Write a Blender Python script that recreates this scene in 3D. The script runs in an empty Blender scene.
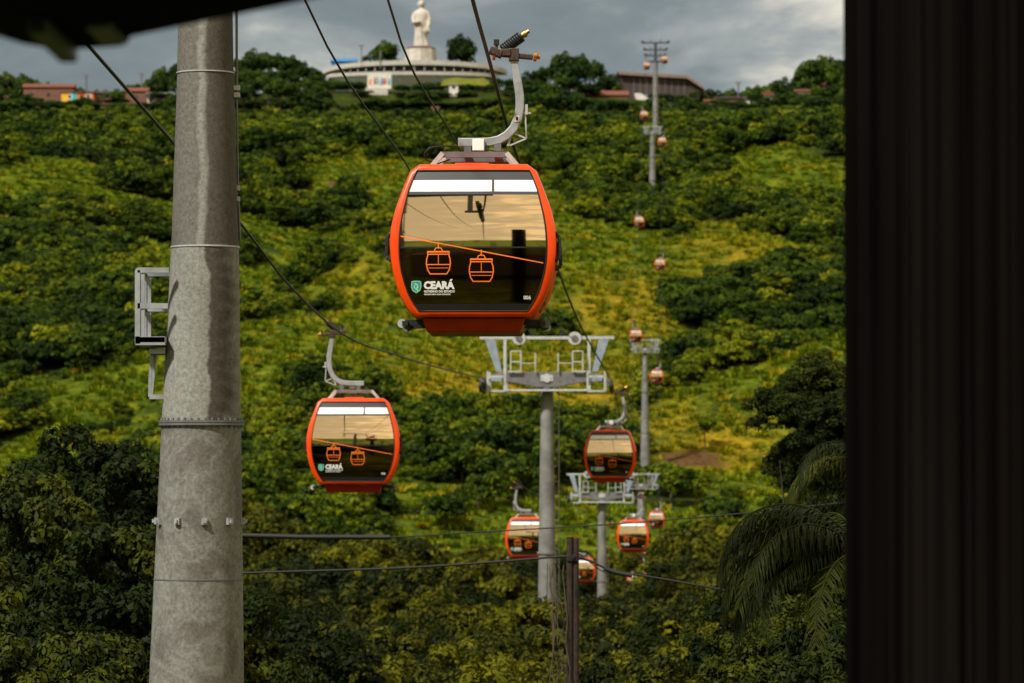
import bpy, math, random
import numpy as np
from math import radians as R, sin, cos, pi
from mathutils import Vector, Matrix

random.seed(7)
S = bpy.context.scene
C = S.collection
# ------------------------------------------------------------------ camera
F = 3800.0
PITCH = math.atan(138.5 / F)
cam = bpy.data.cameras.new('camera')
cam.sensor_width = 36.0
cam.lens = F / 1024 * 36
cam.clip_start = 0.5
cam.clip_end = 20000
cam.dof.use_dof = True
cam.dof.focus_distance = 46.5
cam.dof.aperture_fstop = 3.4
cam_o = bpy.data.objects.new('camera', cam)
cam_o.rotation_euler = (R(90) + PITCH, 0, 0)
C.objects.link(cam_o)
S.camera = cam_o
# ------------------------------------------------------------------ world
SUN_AZ, SUN_EL = R(222), R(48)       # compass style: 0 = +Y, clockwise
w = bpy.data.worlds.new('World')
S.world = w
w.use_nodes = True
nt = w.node_tree
for n in list(nt.nodes):
    nt.nodes.remove(n)


def N(t, typ, **kw):
    n = t.nodes.new(typ)
    for k, v in kw.items():
        if k.startswith('i_'):
            n.inputs[k[2:].replace('_', ' ')].default_value = v
        else:
            setattr(n, k, v)
    return n


def ramp(t, stops, fac=None, interp='LINEAR'):
    n = t.nodes.new('ShaderNodeValToRGB')
    n.color_ramp.interpolation = interp
    el = n.color_ramp.elements
    while len(el) < len(stops):
        el.new(0.5)
    for e, (p, c) in zip(el, stops):
        e.position = p
        e.color = (c, c, c, 1) if isinstance(c, (int, float)) else (c[0], c[1], c[2], 1)
    if fac is not None:
        t.links.new(fac, n.inputs[0])
    return n


def math_n(t, op, a, b=None, clamp=False):
    n = t.nodes.new('ShaderNodeMath')
    n.operation = op
    n.use_clamp = clamp
    for i, v in enumerate((a, b)):
        if v is None:
            continue
        if isinstance(v, (int, float)):
            n.inputs[i].default_value = v
        else:
            t.links.new(v, n.inputs[i])
    return n.outputs[0]


def mixc(t, fac, a, b, mode='MIX'):
    n = t.nodes.new('ShaderNodeMix')
    n.data_type = 'RGBA'
    n.blend_type = mode
    for i, v in ((0, fac), (6, a), (7, b)):
        if isinstance(v, (int, float)):
            n.inputs[i].default_value = v if i == 0 else (v, v, v, 1)
        elif isinstance(v, tuple):
            n.inputs[i].default_value = (v[0], v[1], v[2], 1)
        else:
            t.links.new(v, n.inputs[i])
    return n.outputs[2]


L = nt.links.new
sky = N(nt, 'ShaderNodeTexSky', sky_type='NISHITA', sun_disc=False, sun_elevation=SUN_EL, sun_rotation=SUN_AZ,
        altitude=400, air_density=1.0, dust_density=2.0, ozone_density=1.0)
tc = N(nt, 'ShaderNodeTexCoord')
sep = N(nt, 'ShaderNodeSeparateXYZ')
L(tc.outputs['Generated'], sep.inputs[0])
mp = N(nt, 'ShaderNodeMapping')
mp.inputs['Scale'].default_value = (11.0, 11.0, 34.0)
mp.inputs['Location'].default_value = (1.3, 0.2, 0.55)
L(tc.outputs['Generated'], mp.inputs[0])
no = N(nt, 'ShaderNodeTexNoise', i_Scale=1.0, i_Detail=8.0, i_Roughness=0.56, i_Distortion=0.25)
L(mp.outputs[0], no.inputs[0])
cl = ramp(nt, [(0.30, (0.17, 0.21, 0.225)), (0.45, (0.25, 0.295, 0.305)), (0.54, (0.42, 0.45, 0.44)), (0.64, (0.95, 0.89, 0.76))], math_n(nt, 'ADD', no.outputs[0], math_n(nt, 'MULTIPLY', sep.outputs[0], 0.9)))
# the cloud deck is brighter and warmer on the sun's side (behind the viewer)
back = math_n(nt, 'MULTIPLY_ADD', sep.outputs[1], -1.0)
nt.nodes[-1].inputs[2].default_value = 0.0
bk = ramp(nt, [(0.0, (1, 1, 1)), (0.35, (2.0, 1.65, 1.2)), (0.8, (2.8, 2.3, 1.6))], back)
clb = mixc(nt, ramp(nt, [(0.1, 0.0), (0.5, 0.75)], back).outputs[0], cl.outputs[0], (0.27, 0.27, 0.25))
cc = mixc(nt, 1.0, clb, bk.outputs[0], 'MULTIPLY')
cc10 = mixc(nt, 1.0, cc, (7.4, 7.4, 7.4), 'MULTIPLY')
allc = mixc(nt, 0.94, sky.outputs[0], cc10)
bg = N(nt, 'ShaderNodeBackground', i_Strength=0.1)
L(allc, bg.inputs[0])
wo = N(nt, 'ShaderNodeOutputWorld')
L(bg.outputs[0], wo.inputs[0])
# ------------------------------------------------------------------ sun
sl = bpy.data.lights.new('sun', 'SUN')
sl.energy = 5.0
sl.angle = R(5)
sl.color = (1.0, 0.95, 0.86)
so = bpy.data.objects.new('sun', sl)
sdir = Vector((sin(SUN_AZ) * cos(SUN_EL), cos(SUN_AZ) * cos(SUN_EL), sin(SUN_EL)))
so.rotation_euler = sdir.to_track_quat('Z', 'Y').to_euler()
C.objects.link(so)
S.view_settings.view_transform = 'Standard'
S.view_settings.look = 'None'
S.view_settings.gamma = 1.0
S.view_settings.exposure = 0.24
S.cycles.max_bounces = 6
S.cycles.transparent_max_bounces = 6


# ------------------------------------------------------------------ helpers
cp_, sp_ = cos(PITCH), sin(PITCH)


def at(px, py, Y):
    """world point that stands Y metres in front of the viewpoint"""
    a, b = (px - 512) / F, (341.5 - py) / F
    d = Vector((a, cp_ - b * sp_, sp_ + b * cp_))
    return d * (Y / d.y)


def proj(x, y, z):
    f = y * cp_ + z * sp_
    u = -y * sp_ + z * cp_
    return 512 + F * x / f, 341.5 - F * u / f


def tag(o, label=None, cat=None, group=None, kind=None):
    if label:
        o['label'] = label
    if cat:
        o['category'] = cat
    if group:
        o['group'] = group
    if kind:
        o['kind'] = kind
    return o


def empty(name, loc=(0, 0, 0), rz=0.0, label=None, cat=None, group=None):
    o = bpy.data.objects.new(name, None)
    o.location = loc
    o.rotation_euler = (0, 0, rz)
    o.empty_display_size = 0.3
    C.objects.link(o)
    return tag(o, label, cat, group)


class MB:
    def __init__(s):
        s.v, s.f, s.m, s.sm = [], [], [], []

    def add(s, vs, fs, mi=0, smooth=False):
        b = len(s.v)
        s.v += [tuple(v) for v in vs]
        for f in fs:
            s.f.append([b + i for i in f])
            s.m.append(mi)
            s.sm.append(smooth)
        return s

    def box(s, c, d, rz=0.0, mi=0, rot=None):
        hx, hy, hz = d[0] / 2, d[1] / 2, d[2] / 2
        M = rot if rot is not None else Matrix.Rotation(rz, 3, 'Z')
        vs = [Vector(c) + M @ Vector((x, y, z)) for z in (-hz, hz) for y in (-hy, hy) for x in (-hx, hx)]
        return s.add(vs, [(0, 2, 3, 1), (4, 5, 7, 6), (0, 1, 5, 4), (2, 6, 7, 3), (0, 4, 6, 2), (1, 3, 7, 5)], mi)

    def beam(s, a, b, w_, h_, mi=0):
        a, b = Vector(a), Vector(b)
        d = b - a
        q = d.to_track_quat('X', 'Z').to_matrix()
        return s.box((a + b) / 2, (d.length, w_, h_), rot=q, mi=mi)

    def tube(s, pts, r, n=10, mi=0, cap=True, smooth=True):
        pts = [Vector(p) for p in pts]
        k = len(pts)
        rs = r if isinstance(r, (list, tuple)) else [r] * k
        vs, fs = [], []
        up = None
        for i, p in enumerate(pts):
            t = (pts[min(i + 1, k - 1)] - pts[max(i - 1, 0)]).normalized()
            if up is None:
                up = Vector((0, 0, 1)) if abs(t.z) < 0.9 else Vector((0, 1, 0))
            x = t.cross(up).normalized()
            up = x.cross(t).normalized()
            for j in range(n):
                a = 2 * pi * j / n
                vs.append(p + (x * cos(a) + up * sin(a)) * rs[i])
        for i in range(k - 1):
            for j in range(n):
                fs.append((i * n + j, i * n + (j + 1) % n, (i + 1) * n + (j + 1) % n, (i + 1) * n + j))
        s.add(vs, fs, mi, smooth)
        if cap:
            s.add(vs[:n], [tuple(reversed(range(n)))], mi)
            s.add(vs[-n:], [tuple(range(n))], mi)
        return s

    def disc(s, c, axis, r, th, n=20, mi=0):
        a = Vector(axis).normalized() * th / 2
        return s.tube([Vector(c) - a, Vector(c) + a], r, n, mi)

    def prism(s, poly, y0, y1, mi=0):
        """polygon in XZ extruded along Y"""
        n = len(poly)
        vs = [(x, y0, z) for x, z in poly] + [(x, y1, z) for x, z in poly]
        fs = [tuple(range(n)), tuple(reversed(range(n, 2 * n)))]
        for i in range(n):
            j = (i + 1) % n
            fs.append((i, n + i, n + j, j))
        return s.add(vs, fs, mi)

    def build(s, name, mats, parent=None, loc=None, bevel=0.0):
        me = bpy.data.meshes.new(name)
        me.from_pydata(s.v, [], s.f)
        if not isinstance(mats, (list, tuple)):
            mats = [mats]
        for m in mats:
            me.materials.append(m)
        me.polygons.foreach_set('material_index', s.m)
        me.polygons.foreach_set('use_smooth', s.sm)
        me.update()
        o = bpy.data.objects.new(name, me)
        if loc is not None:
            o.location = loc
        C.objects.link(o)
        if parent is not None:
            o.parent = parent
        if bevel:
            b = o.modifiers.new('bevel', 'BEVEL')
            b.width = bevel
            b.segments = 2
            b.limit_method = 'ANGLE'
        return o


def mesh_np(name, V, Fq, mat, parent=None, smooth=False, attrs=None, link=True):
    """fast mesh from numpy: Fq (n,4) or (n,3)"""
    me = bpy.data.meshes.new(name)
    k = Fq.shape[1]
    me.vertices.add(len(V))
    me.vertices.foreach_set('co', np.asarray(V, np.float32).ravel())
    me.loops.add(Fq.size)
    me.loops.foreach_set('vertex_index', Fq.astype(np.int32).ravel())
    me.polygons.add(len(Fq))
    me.polygons.foreach_set('loop_start', np.arange(0, Fq.size, k, dtype=np.int32))
    me.polygons.foreach_set('loop_total', np.full(len(Fq), k, np.int32))
    me.update(calc_edges=True)
    me.polygons.foreach_set('use_smooth', np.full(len(Fq), smooth, bool))
    if attrs:
        for an, (dom, arr) in attrs.items():
            a = me.attributes.new(an, 'FLOAT', dom)
            a.data.foreach_set('value', np.asarray(arr, np.float32))
    if mat is not None:
        me.materials.append(mat)
    me.validate()
    if not link:
        return me
    o = bpy.data.objects.new(name, me)
    C.objects.link(o)
    if parent is not None:
        o.parent = parent
    return o


def copy_tree(o, parent=None):
    c = o.copy()
    C.objects.link(c)
    c.parent = parent
    for ch in list(o.children):
        copy_tree(ch, c)
    return c


# ------------------------------------------------------------------ materials
def mat(name, col=(0.5, 0.5, 0.5), rough=0.6, metal=0.0, noise=None, spec=0.4, bump=0.0, scale=8.0, coat=0.0):
    m = bpy.data.materials.new(name)
    m.use_nodes = True
    t = m.node_tree
    b = t.nodes['Principled BSDF']
    b.inputs['Base Color'].default_value = (*col, 1)
    b.inputs['Roughness'].default_value = rough
    b.inputs['Metallic'].default_value = metal
    b.inputs['Specular IOR Level'].default_value = spec
    b.inputs['Coat Weight'].default_value = coat
    if noise or bump:
        tcn = N(t, 'ShaderNodeTexCoord')
        nn = N(t, 'ShaderNodeTexNoise', i_Scale=scale, i_Detail=6.0, i_Roughness=0.65)
        t.links.new(tcn.outputs['Object'], nn.inputs[0])
        if noise:
            rp = ramp(t, [(0.32, noise), (0.62, col)], nn.outputs[0])
            t.links.new(rp.outputs[0], b.inputs['Base Color'])
        if bump:
            bp = N(t, 'ShaderNodeBump', i_Strength=bump, i_Distance=0.02)
            t.links.new(nn.outputs[0], bp.inputs['Height'])
            t.links.new(bp.outputs[0], b.inputs['Normal'])
    return m


M = {}
M['orange'] = mat('orange_paint', (0.86, 0.068, 0.003), 0.35, noise=(0.70, 0.048, 0.003), scale=3, spec=0.35)
M['red'] = mat('red_paint', (0.42, 0.018, 0.008), 0.4, noise=(0.30, 0.013, 0.007), scale=4)
M['darkgrey'] = mat('dark_grey_trim', (0.055, 0.057, 0.066), 0.4)
M['black'] = mat('black_rubber', (0.012, 0.012, 0.012), 0.5)
M['interior'] = mat('cabin_interior', (0.04, 0.04, 0.04), 0.7)
M['galv'] = mat('galvanised_steel', (0.34, 0.36, 0.38), 0.5, 0.35, noise=(0.22, 0.235, 0.25), scale=6)
M['galvl'] = mat('pale_galvanised_steel', (0.46, 0.48, 0.47), 0.5, 0.2, noise=(0.32, 0.34, 0.34), scale=5)
M['galvd'] = mat('dark_galvanised_steel', (0.16, 0.155, 0.16), 0.55, 0.3, noise=(0.10, 0.10, 0.105), scale=5)
M['blue_steel'] = mat('bluish_steel', (0.27, 0.32, 0.38), 0.5, 0.2, noise=(0.18, 0.22, 0.28), scale=4)
M['white'] = mat('white_plastic', (0.75, 0.75, 0.72), 0.5)
M['brass'] = mat('brass_zinc', (0.55, 0.30, 0.07), 0.35, 0.8, noise=(0.30, 0.15, 0.05), scale=30)
M['brown'] = mat('oily_brown_steel', (0.085, 0.05, 0.036), 0.5, 0.3, noise=(0.02, 0.017, 0.017), scale=25)
M['rope'] = mat('steel_rope', (0.018, 0.019, 0.018), 0.55, 0.2)
M['cable'] = mat('black_cable', (0.012, 0.012, 0.011), 0.6)
M['decal_o'] = mat('orange_decal', (0.90, 0.19, 0.02), 0.5)
M['decal_w'] = mat('white_decal', (0.75, 0.76, 0.76), 0.5)
M['decal_t'] = mat('teal_decal', (0.03, 0.32, 0.24), 0.5)
M['decal_g'] = mat('green_decal', (0.30, 0.60, 0.48), 0.5)


def glass(name, col, rough, streak=0.0):
    m = bpy.data.materials.new(name)
    m.use_nodes = True
    t = m.node_tree
    b = t.nodes['Principled BSDF']
    b.inputs['Metallic'].default_value = 1.0
    b.inputs['Base Color'].default_value = (*col, 1)
    b.inputs['Roughness'].default_value = rough
    if streak:
        tcn = N(t, 'ShaderNodeTexCoord')
        mpn = N(t, 'ShaderNodeMapping')
        mpn.inputs['Scale'].default_value = (0.35, 0.35, 1.8)
        t.links.new(tcn.outputs['Object'], mpn.inputs[0])
        nn = N(t, 'ShaderNodeTexNoise', i_Scale=1.0, i_Detail=1.0)
        t.links.new(mpn.outputs[0], nn.inputs[0])
        bp = N(t, 'ShaderNodeBump', i_Strength=streak, i_Distance=0.02)
        t.links.new(nn.outputs[0], bp.inputs['Height'])
        t.links.new(bp.outputs[0], b.inputs['Normal'])
    return m


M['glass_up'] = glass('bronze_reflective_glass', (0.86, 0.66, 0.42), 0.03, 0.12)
M['glass_low'] = glass('dark_bronze_glass', (0.20, 0.11, 0.06), 0.06, 0.25)  # darkened and browned to stand in for the mirrored ground
M['glass_top'] = mat('painted_sky_reflection', (0.86, 0.88, 0.88), 0.25, spec=0.6)  # bright sky reflection of this strip put into a plain white colour
M['glass_side'] = glass('smoked_side_glass', (0.06, 0.055, 0.05), 0.05)


def stained_mast_mat(name, upper):
    """wet, weathered galvanised steel: a pale patch meeting a brown-grey run mark along a ragged edge"""
    m = bpy.data.materials.new(name)
    m.use_nodes = True
    t = m.node_tree
    b = t.nodes['Principled BSDF']
    b.inputs['Roughness'].default_value = 0.75
    b.inputs['Specular IOR Level'].default_value = 0.25
    tcn = N(t, 'ShaderNodeTexCoord')
    sx = N(t, 'ShaderNodeSeparateXYZ')
    t.links.new(tcn.outputs['Object'], sx.inputs[0])
    # speckled spangle
    sp = N(t, 'ShaderNodeTexNoise', i_Scale=26.0, i_Detail=5.0, i_Roughness=0.8)
    t.links.new(tcn.outputs['Object'], sp.inputs[0])
    pale = ramp(t, [(0.30, (0.105, 0.107, 0.095)), (0.68, (0.29, 0.29, 0.262))], sp.outputs[0])
    dark = ramp(t, [(0.30, (0.030, 0.024, 0.018)), (0.70, (0.078, 0.062, 0.050))], sp.outputs[0])
    e = N(t, 'ShaderNodeTexNoise', i_Scale=1.7, i_Detail=6.0, i_Roughness=0.62)
    mpn = N(t, 'ShaderNodeMapping')
    mpn.inputs['Scale'].default_value = (0.6, 0.6, 1.0)
    t.links.new(tcn.outputs['Object'], mpn.inputs[0])
    t.links.new(mpn.outputs[0], e.inputs[0])
    ed = math_n(t, 'SUBTRACT', e.outputs[0], 0.5)
    if upper == 2:       # top: dark with one narrow pale streak down the middle
        x1 = math_n(t, 'ADD', sx.outputs[0], math_n(t, 'MULTIPLY', ed, 0.16))
        dd = math_n(t, 'ABSOLUTE', math_n(t, 'SUBTRACT', x1, -0.01))
        k = ramp(t, [(0.0, 0.85), (0.03, 0.65), (0.06, 0.14), (0.35, 0.08)], dd).outputs[0]
        left = ramp(t, [(0.46, 0.30), (0.56, 0.0)], math_n(t, 'ADD', x1, 0.5)).outputs[0]
        k = math_n(t, 'ADD', k, left, True)
    elif upper == 1:     # middle: pale left, ragged dark run, pale ribs on the right
        x1 = math_n(t, 'ADD', sx.outputs[0], math_n(t, 'MULTIPLY', ed, 0.34))
        k1 = ramp(t, [(0.50, 1.0), (0.53, 0.05), (0.68, 0.12), (0.80, 0.85)], math_n(t, 'ADD', x1, 0.46)).outputs[0]
        wv = N(t, 'ShaderNodeTexWave', wave_type='BANDS', bands_direction='Z', i_Scale=1.9, i_Distortion=7.0, i_Detail=3.0)
        t.links.new(tcn.outputs['Object'], wv.inputs[0])
        rr = ramp(t, [(0.60, 0.0), (0.72, 0.22)], math_n(t, 'ADD', x1, 0.5)).outputs[0]
        k = math_n(t, 'SUBTRACT', k1, math_n(t, 'MULTIPLY', wv.outputs[0], rr), True)
    else:                # bottom: mottled with faint tide marks
        wv = N(t, 'ShaderNodeTexNoise', i_Scale=0.9, i_Detail=3.0, i_Distortion=1.6)
        t.links.new(tcn.outputs['Object'], wv.inputs[0])
        k = ramp(t, [(0.36, 0.35), (0.46, 0.75), (0.50, 0.48), (0.60, 0.85)], wv.outputs[0]).outputs[0]
    col = mixc(t, k, dark.outputs[0], pale.outputs[0])
    t.links.new(col, b.inputs['Base Color'])
    bp = N(t, 'ShaderNodeBump', i_Strength=0.25, i_Distance=0.01)
    t.links.new(sp.outputs[0], bp.inputs['Height'])
    t.links.new(bp.outputs[0], b.inputs['Normal'])
    return m


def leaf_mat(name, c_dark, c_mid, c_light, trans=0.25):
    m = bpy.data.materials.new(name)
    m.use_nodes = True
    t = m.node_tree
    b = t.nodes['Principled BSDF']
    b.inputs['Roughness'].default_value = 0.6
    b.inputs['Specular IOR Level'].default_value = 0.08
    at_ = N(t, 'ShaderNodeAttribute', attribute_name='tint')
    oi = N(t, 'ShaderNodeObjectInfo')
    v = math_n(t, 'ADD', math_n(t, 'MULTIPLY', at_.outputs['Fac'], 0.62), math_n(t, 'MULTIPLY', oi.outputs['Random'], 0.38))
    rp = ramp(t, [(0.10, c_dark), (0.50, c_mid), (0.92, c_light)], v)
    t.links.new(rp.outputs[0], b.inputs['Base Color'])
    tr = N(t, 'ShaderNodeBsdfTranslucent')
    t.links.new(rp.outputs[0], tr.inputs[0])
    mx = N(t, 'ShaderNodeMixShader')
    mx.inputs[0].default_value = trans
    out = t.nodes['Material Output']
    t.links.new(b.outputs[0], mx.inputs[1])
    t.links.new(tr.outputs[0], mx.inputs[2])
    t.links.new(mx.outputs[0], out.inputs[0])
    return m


M['leaf'] = leaf_mat('forest_leaves', (0.003, 0.007, 0.001), (0.014, 0.021, 0.002), (0.125, 0.122, 0.004))
M['leaf_dark'] = leaf_mat('dark_leaves', (0.003, 0.006, 0.001), (0.009, 0.016, 0.001), (0.060, 0.072, 0.003), 0.15)
M['leaf_hill'] = leaf_mat('hillside_leaves', (0.005, 0.014, 0.001), (0.022, 0.044, 0.002), (0.13, 0.165, 0.004))
M['leaf_lime'] = leaf_mat('lime_leaves', (0.018, 0.036, 0.002), (0.075, 0.10, 0.003), (0.24, 0.25, 0.008))
M['leaf_gloom'] = leaf_mat('deep_green_leaves', (0.003, 0.009, 0.001), (0.013, 0.028, 0.002), (0.06, 0.095, 0.004), .15)
M['leaf_crest'] = leaf_mat('crest_leaves', (0.004, 0.014, 0.003), (0.014, 0.034, 0.004), (0.06, 0.10, 0.006), 0.15)
M['grass'] = leaf_mat('meadow_grass', (0.05, 0.09, 0.003), (0.19, 0.20, 0.006), (0.42, 0.28, 0.010), 0.2)
M['palm'] = leaf_mat('palm_leaves', (0.007, 0.010, 0.003), (0.018, 0.024, 0.004), (0.06, 0.068, 0.009), 0.15)
M['bark'] = mat('bark', (0.09, 0.065, 0.045), 0.9, noise=(0.04, 0.03, 0.02), bump=0.6, scale=6)
M['wood_pole'] = mat('weathered_pole', (0.035, 0.020, 0.013), 0.9, noise=(0.010, 0.007, 0.005), bump=0.8, scale=9)


def vnoise(x, y, seed=0):
    xi, yi = np.floor(x).astype(np.int64), np.floor(y).astype(np.int64)
    fx, fy = x - xi, y - yi
    fx, fy = fx * fx * (3 - 2 * fx), fy * fy * (3 - 2 * fy)

    def h(a, b):
        n = (a * 374761393 + b * 668265263 + seed * 1442695041) & 0x7fffffff
        n = ((n ^ (n >> 13)) * 1274126177) & 0x7fffffff
        return ((n ^ (n >> 16)) & 0xffff) / 65535.0
    return (h(xi, yi) * (1 - fx) + h(xi + 1, yi) * fx) * (1 - fy) + (h(xi, yi + 1) * (1 - fx) + h(xi + 1, yi + 1) * fx) * fy


def fbm(x, y, seed=0, o=4):
    s, a, t = 0, 0.5, 0
    for i in range(o):
        s = s + a * vnoise(x * 2 ** i, y * 2 ** i, seed + i)
        t += a
        a *= 0.5
    return s / t


# ------------------------------------------------------------------ terrain
PD = [-9000, 0, 120, 200, 300, 420, 500, 560, 640, 700, 800, 900, 1000, 1100, 1200, 1300, 1380, 1450, 1480, 1560, 1800, 9000]
PZ = [-14, -14, -14, -16, -19, -23, -19.5, -11, 1.7, 14, 35, 55, 73.5, 90, 104, 120, 129, 146, 149, 149, 120, 60]
RX = np.array([-2000, -197, -140, -103, -75, -4, 33, 72, 120, 160, 2000.0])
RZ = (480 - np.array([118, 110, 110, 97, 93, 93, 100, 111, 110, 106, 110.0])) / F * 1450


def sstep(a, b, x):
    t = np.clip((x - a) / (b - a), 0, 1)
    return t * t * (3 - 2 * t)


def H(x, y):
    x = np.asarray(x, float)
    y = np.asarray(y, float)
    z = np.interp(y, PD, PZ)
    wv = sstep(1370, 1445, y) * (1 - sstep(1480, 1900, y))
    z = z * (1 - wv) + np.interp(x, RX, RZ) * wv
    am = sstep(450, 700, y) * (1 - sstep(1150, 1310, y)) * (1 - .8 * np.exp(-((x + 4.6 - .0398 * y) / 16) ** 2))
    z = z + am * (20 * (fbm(x / 120 + 3.1, y / 170 + 9.7, 3, 3) - 0.5) + 5 * (fbm(x / 26, y / 34, 11, 3) - 0.5))
    rg_ = np.abs(np.sin((x * 1.0 + y * 0.42) / 62.0 + 1.7 * vnoise(x / 110, y / 150, 5)))
    z = z + am * (13.0 * rg_ - 8)
    # spur that climbs to the right
    z = z + np.clip((x - 16) / 40, 0, 1.6) ** 1.1 * 19 * np.exp(-((y - 690) / 42.0) ** 2) - np.clip((x - 22) / 40, 0, 1.4) * 9 * np.exp(-((y - 790) / 48.0) ** 2)
    z = z + sstep(1200, 3800, -y) * (40 + 330 * fbm(x / 900, y / 900, 71, 4))  # unseen hills behind the viewer, added as silhouettes in the mirror glass
    z = z + 1.2 * (fbm(x / 30, y / 30, 21, 3) - 0.5) * (y > 60)
    return z


def Hs(x, y):
    return float(H(np.array([x]), np.array([y]))[0])


def ground_hit(px, py):
    d = np.arange(60, 1500, 2.0)
    p = at(px, py, 1.0)
    g = H(p.x * d, d) - p.z * d
    i = int(np.argmax(g > 0))
    return (p.x * d[i], d[i]) if g[i] > 0 else (p.x * 1450, 1450.0)


# vegetation map: (px, py, rx, ry, weight) blobs, read off the hillside, evaluated on the ground where they lie
def blob(px, py, rx, ry, wt):
    x, y = ground_hit(px, py)
    # frontier in depth
    _, ya = ground_hit(px, min(py + ry, 470))
    _, yb = ground_hit(px, max(py - ry, 100))
    return (x, y, rx / F * y, max(min(abs(yb - ya) / 2, ry * .95 * y / 850), 9), wt)


DENSE = [blob(*a) for a in [(740, 312, 100, 38, 1), (760, 330, 60, 26, .8), (810, 300, 70, 45, 1.2), (690, 370, 60, 40, .8), (480, 460, 75, 35, .9), (590, 430, 70, 45, .7),
                            (60, 230, 60, 60, .7), (60, 300, 80, 50, .5), (120, 330, 60, 40, .6), (380, 190, 90, 25, .3), (340, 110, 200, 40, .9),
                            (90, 140, 120, 40, .9), (620, 130, 90, 50, .9), (600, 250, 40, 50, .3), (730, 140, 90, 26, .9), (820, 110, 40, 40, .7), (820, 215, 34, 26, .55),
                            (280, 400, 60, 60, .4), (240, 470, 120, 50, .7), (620, 200, 50, 40, .55), (680, 240, 30, 30, .2), (300, 300, 60, 40, .15)]]
OPEN = [blob(*a) for a in [(520, 400, 120, 55, 1.1), (430, 360, 110, 45, .9), (780, 200, 80, 45, 1.1), (720, 260, 60, 30, .9), (300, 330, 90, 50, .45), (700, 440, 60, 22, 1.3),
                           (770, 400, 90, 26, 1.2), (330, 250, 60, 50, .4), (100, 200, 60, 22, .5), (330, 170, 60, 14, .4), (620, 310, 50, 40, .5),
                           (680, 460, 60, 14, 1), (650, 560, 80, 60, .5), (60, 400, 60, 24, .5), (780, 380, 60, 12, 1)]]
DRY = [blob(*a) for a in [(520, 390, 110, 50, 1), (750, 205, 60, 35, .9), (700, 445, 60, 24, 1), (450, 410, 80, 40, .7), (640, 300, 50, 30, .6), (740, 250, 50, 30, .5),
                          (600, 310, 60, 30, .5), (380, 270, 70, 30, .3), (560, 370, 60, 40, .8)]]
DARKW = [blob(*a) for a in [(740, 312, 100, 34, .9), (810, 300, 70, 45, .9), (690, 375, 60, 30, .4), (60, 120, 110, 40, .5), (480, 460, 75, 25, .35), (800, 110, 60, 30, .4), (300, 110, 60, 25, .4), (600, 130, 60, 40, .3),
                                   (100, 330, 50, 30, .3), (240, 470, 80, 40, .3), (30, 230, 40, 60, .5)]]
SOIL = [blob(*a) for a in [(690, 461, 60, 4, .8), (340, 183, 26, 8, .8), (410, 430, 30, 8, .5), (300, 370, 30, 10, .5), (90, 180, 30, 8, .5), (560, 255, 30, 8, .5)]]


def field(L_, x, y):
    s = np.zeros_like(x)
    for (bx, by, rx, ry, wt) in L_:
        s = s + wt * np.exp(-(((x - bx) / rx) ** 2 + ((y - by) / ry) ** 2))
    return s


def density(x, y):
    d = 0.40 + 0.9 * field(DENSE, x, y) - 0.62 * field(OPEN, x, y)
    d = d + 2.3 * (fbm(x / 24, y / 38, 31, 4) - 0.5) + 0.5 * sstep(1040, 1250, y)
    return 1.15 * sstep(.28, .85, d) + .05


def axis(lo, hi, step, far):
    a = list(np.arange(lo, hi + step, step))
    g = step
    while a[-1] < far:
        g *= 1.35
        a.append(a[-1] + g)
    g = step
    b = [a[0]]
    while b[0] > -far:
        g *= 1.35
        b.insert(0, b[0] - g)
    return np.array(b[:-1] + a)


xs = axis(-280, 280, 4.5, 9000)
ys = axis(40, 1620, 4.5, 9000)
GX, GY = np.meshgrid(xs, ys)
GZ = H(GX.ravel(), GY.ravel())
V = np.stack([GX.ravel(), GY.ravel(), GZ], 1)
nx, ny = len(xs), len(ys)
ii = np.arange((ny - 1) * (nx - 1))
r_, c_ = ii // (nx - 1), ii % (nx - 1)
Q = np.stack([r_ * nx + c_, r_ * nx + c_ + 1, (r_ + 1) * nx + c_ + 1, (r_ + 1) * nx + c_], 1)
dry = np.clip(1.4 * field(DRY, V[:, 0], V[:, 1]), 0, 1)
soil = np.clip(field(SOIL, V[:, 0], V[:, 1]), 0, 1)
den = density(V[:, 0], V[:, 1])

gm = bpy.data.materials.new('hillside_ground')
gm.use_nodes = True
t = gm.node_tree
b = t.nodes['Principled BSDF']
b.inputs['Roughness'].default_value = 0.95
b.inputs['Specular IOR Level'].default_value = 0.1
tcn = N(t, 'ShaderNodeTexCoord')
n1 = N(t, 'ShaderNodeTexNoise', i_Scale=0.11, i_Detail=9.0, i_Roughness=0.72)
n2 = N(t, 'ShaderNodeTexNoise', i_Scale=0.9, i_Detail=6.0, i_Roughness=0.7)
t.links.new(tcn.outputs['Object'], n1.inputs[0])
t.links.new(tcn.outputs['Object'], n2.inputs[0])
gr = ramp(t, [(0.36, (0.025, 0.055, 0.003)), (0.50, (0.095, 0.14, 0.004)), (0.64, (0.23, 0.25, 0.006))], n1.outputs[0])
dr = ramp(t, [(0.36, (0.10, 0.11, 0.005)), (0.50, (0.32, 0.24, 0.008)), (0.64, (0.52, 0.29, 0.015))], n1.outputs[0])
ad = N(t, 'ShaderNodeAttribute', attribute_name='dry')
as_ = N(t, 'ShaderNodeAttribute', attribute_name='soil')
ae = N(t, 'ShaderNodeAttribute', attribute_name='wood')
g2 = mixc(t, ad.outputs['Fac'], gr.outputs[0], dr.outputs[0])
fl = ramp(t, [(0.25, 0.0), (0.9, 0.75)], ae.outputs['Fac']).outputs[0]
g2 = mixc(t, fl, g2, (0.022, 0.034, 0.006))
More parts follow.
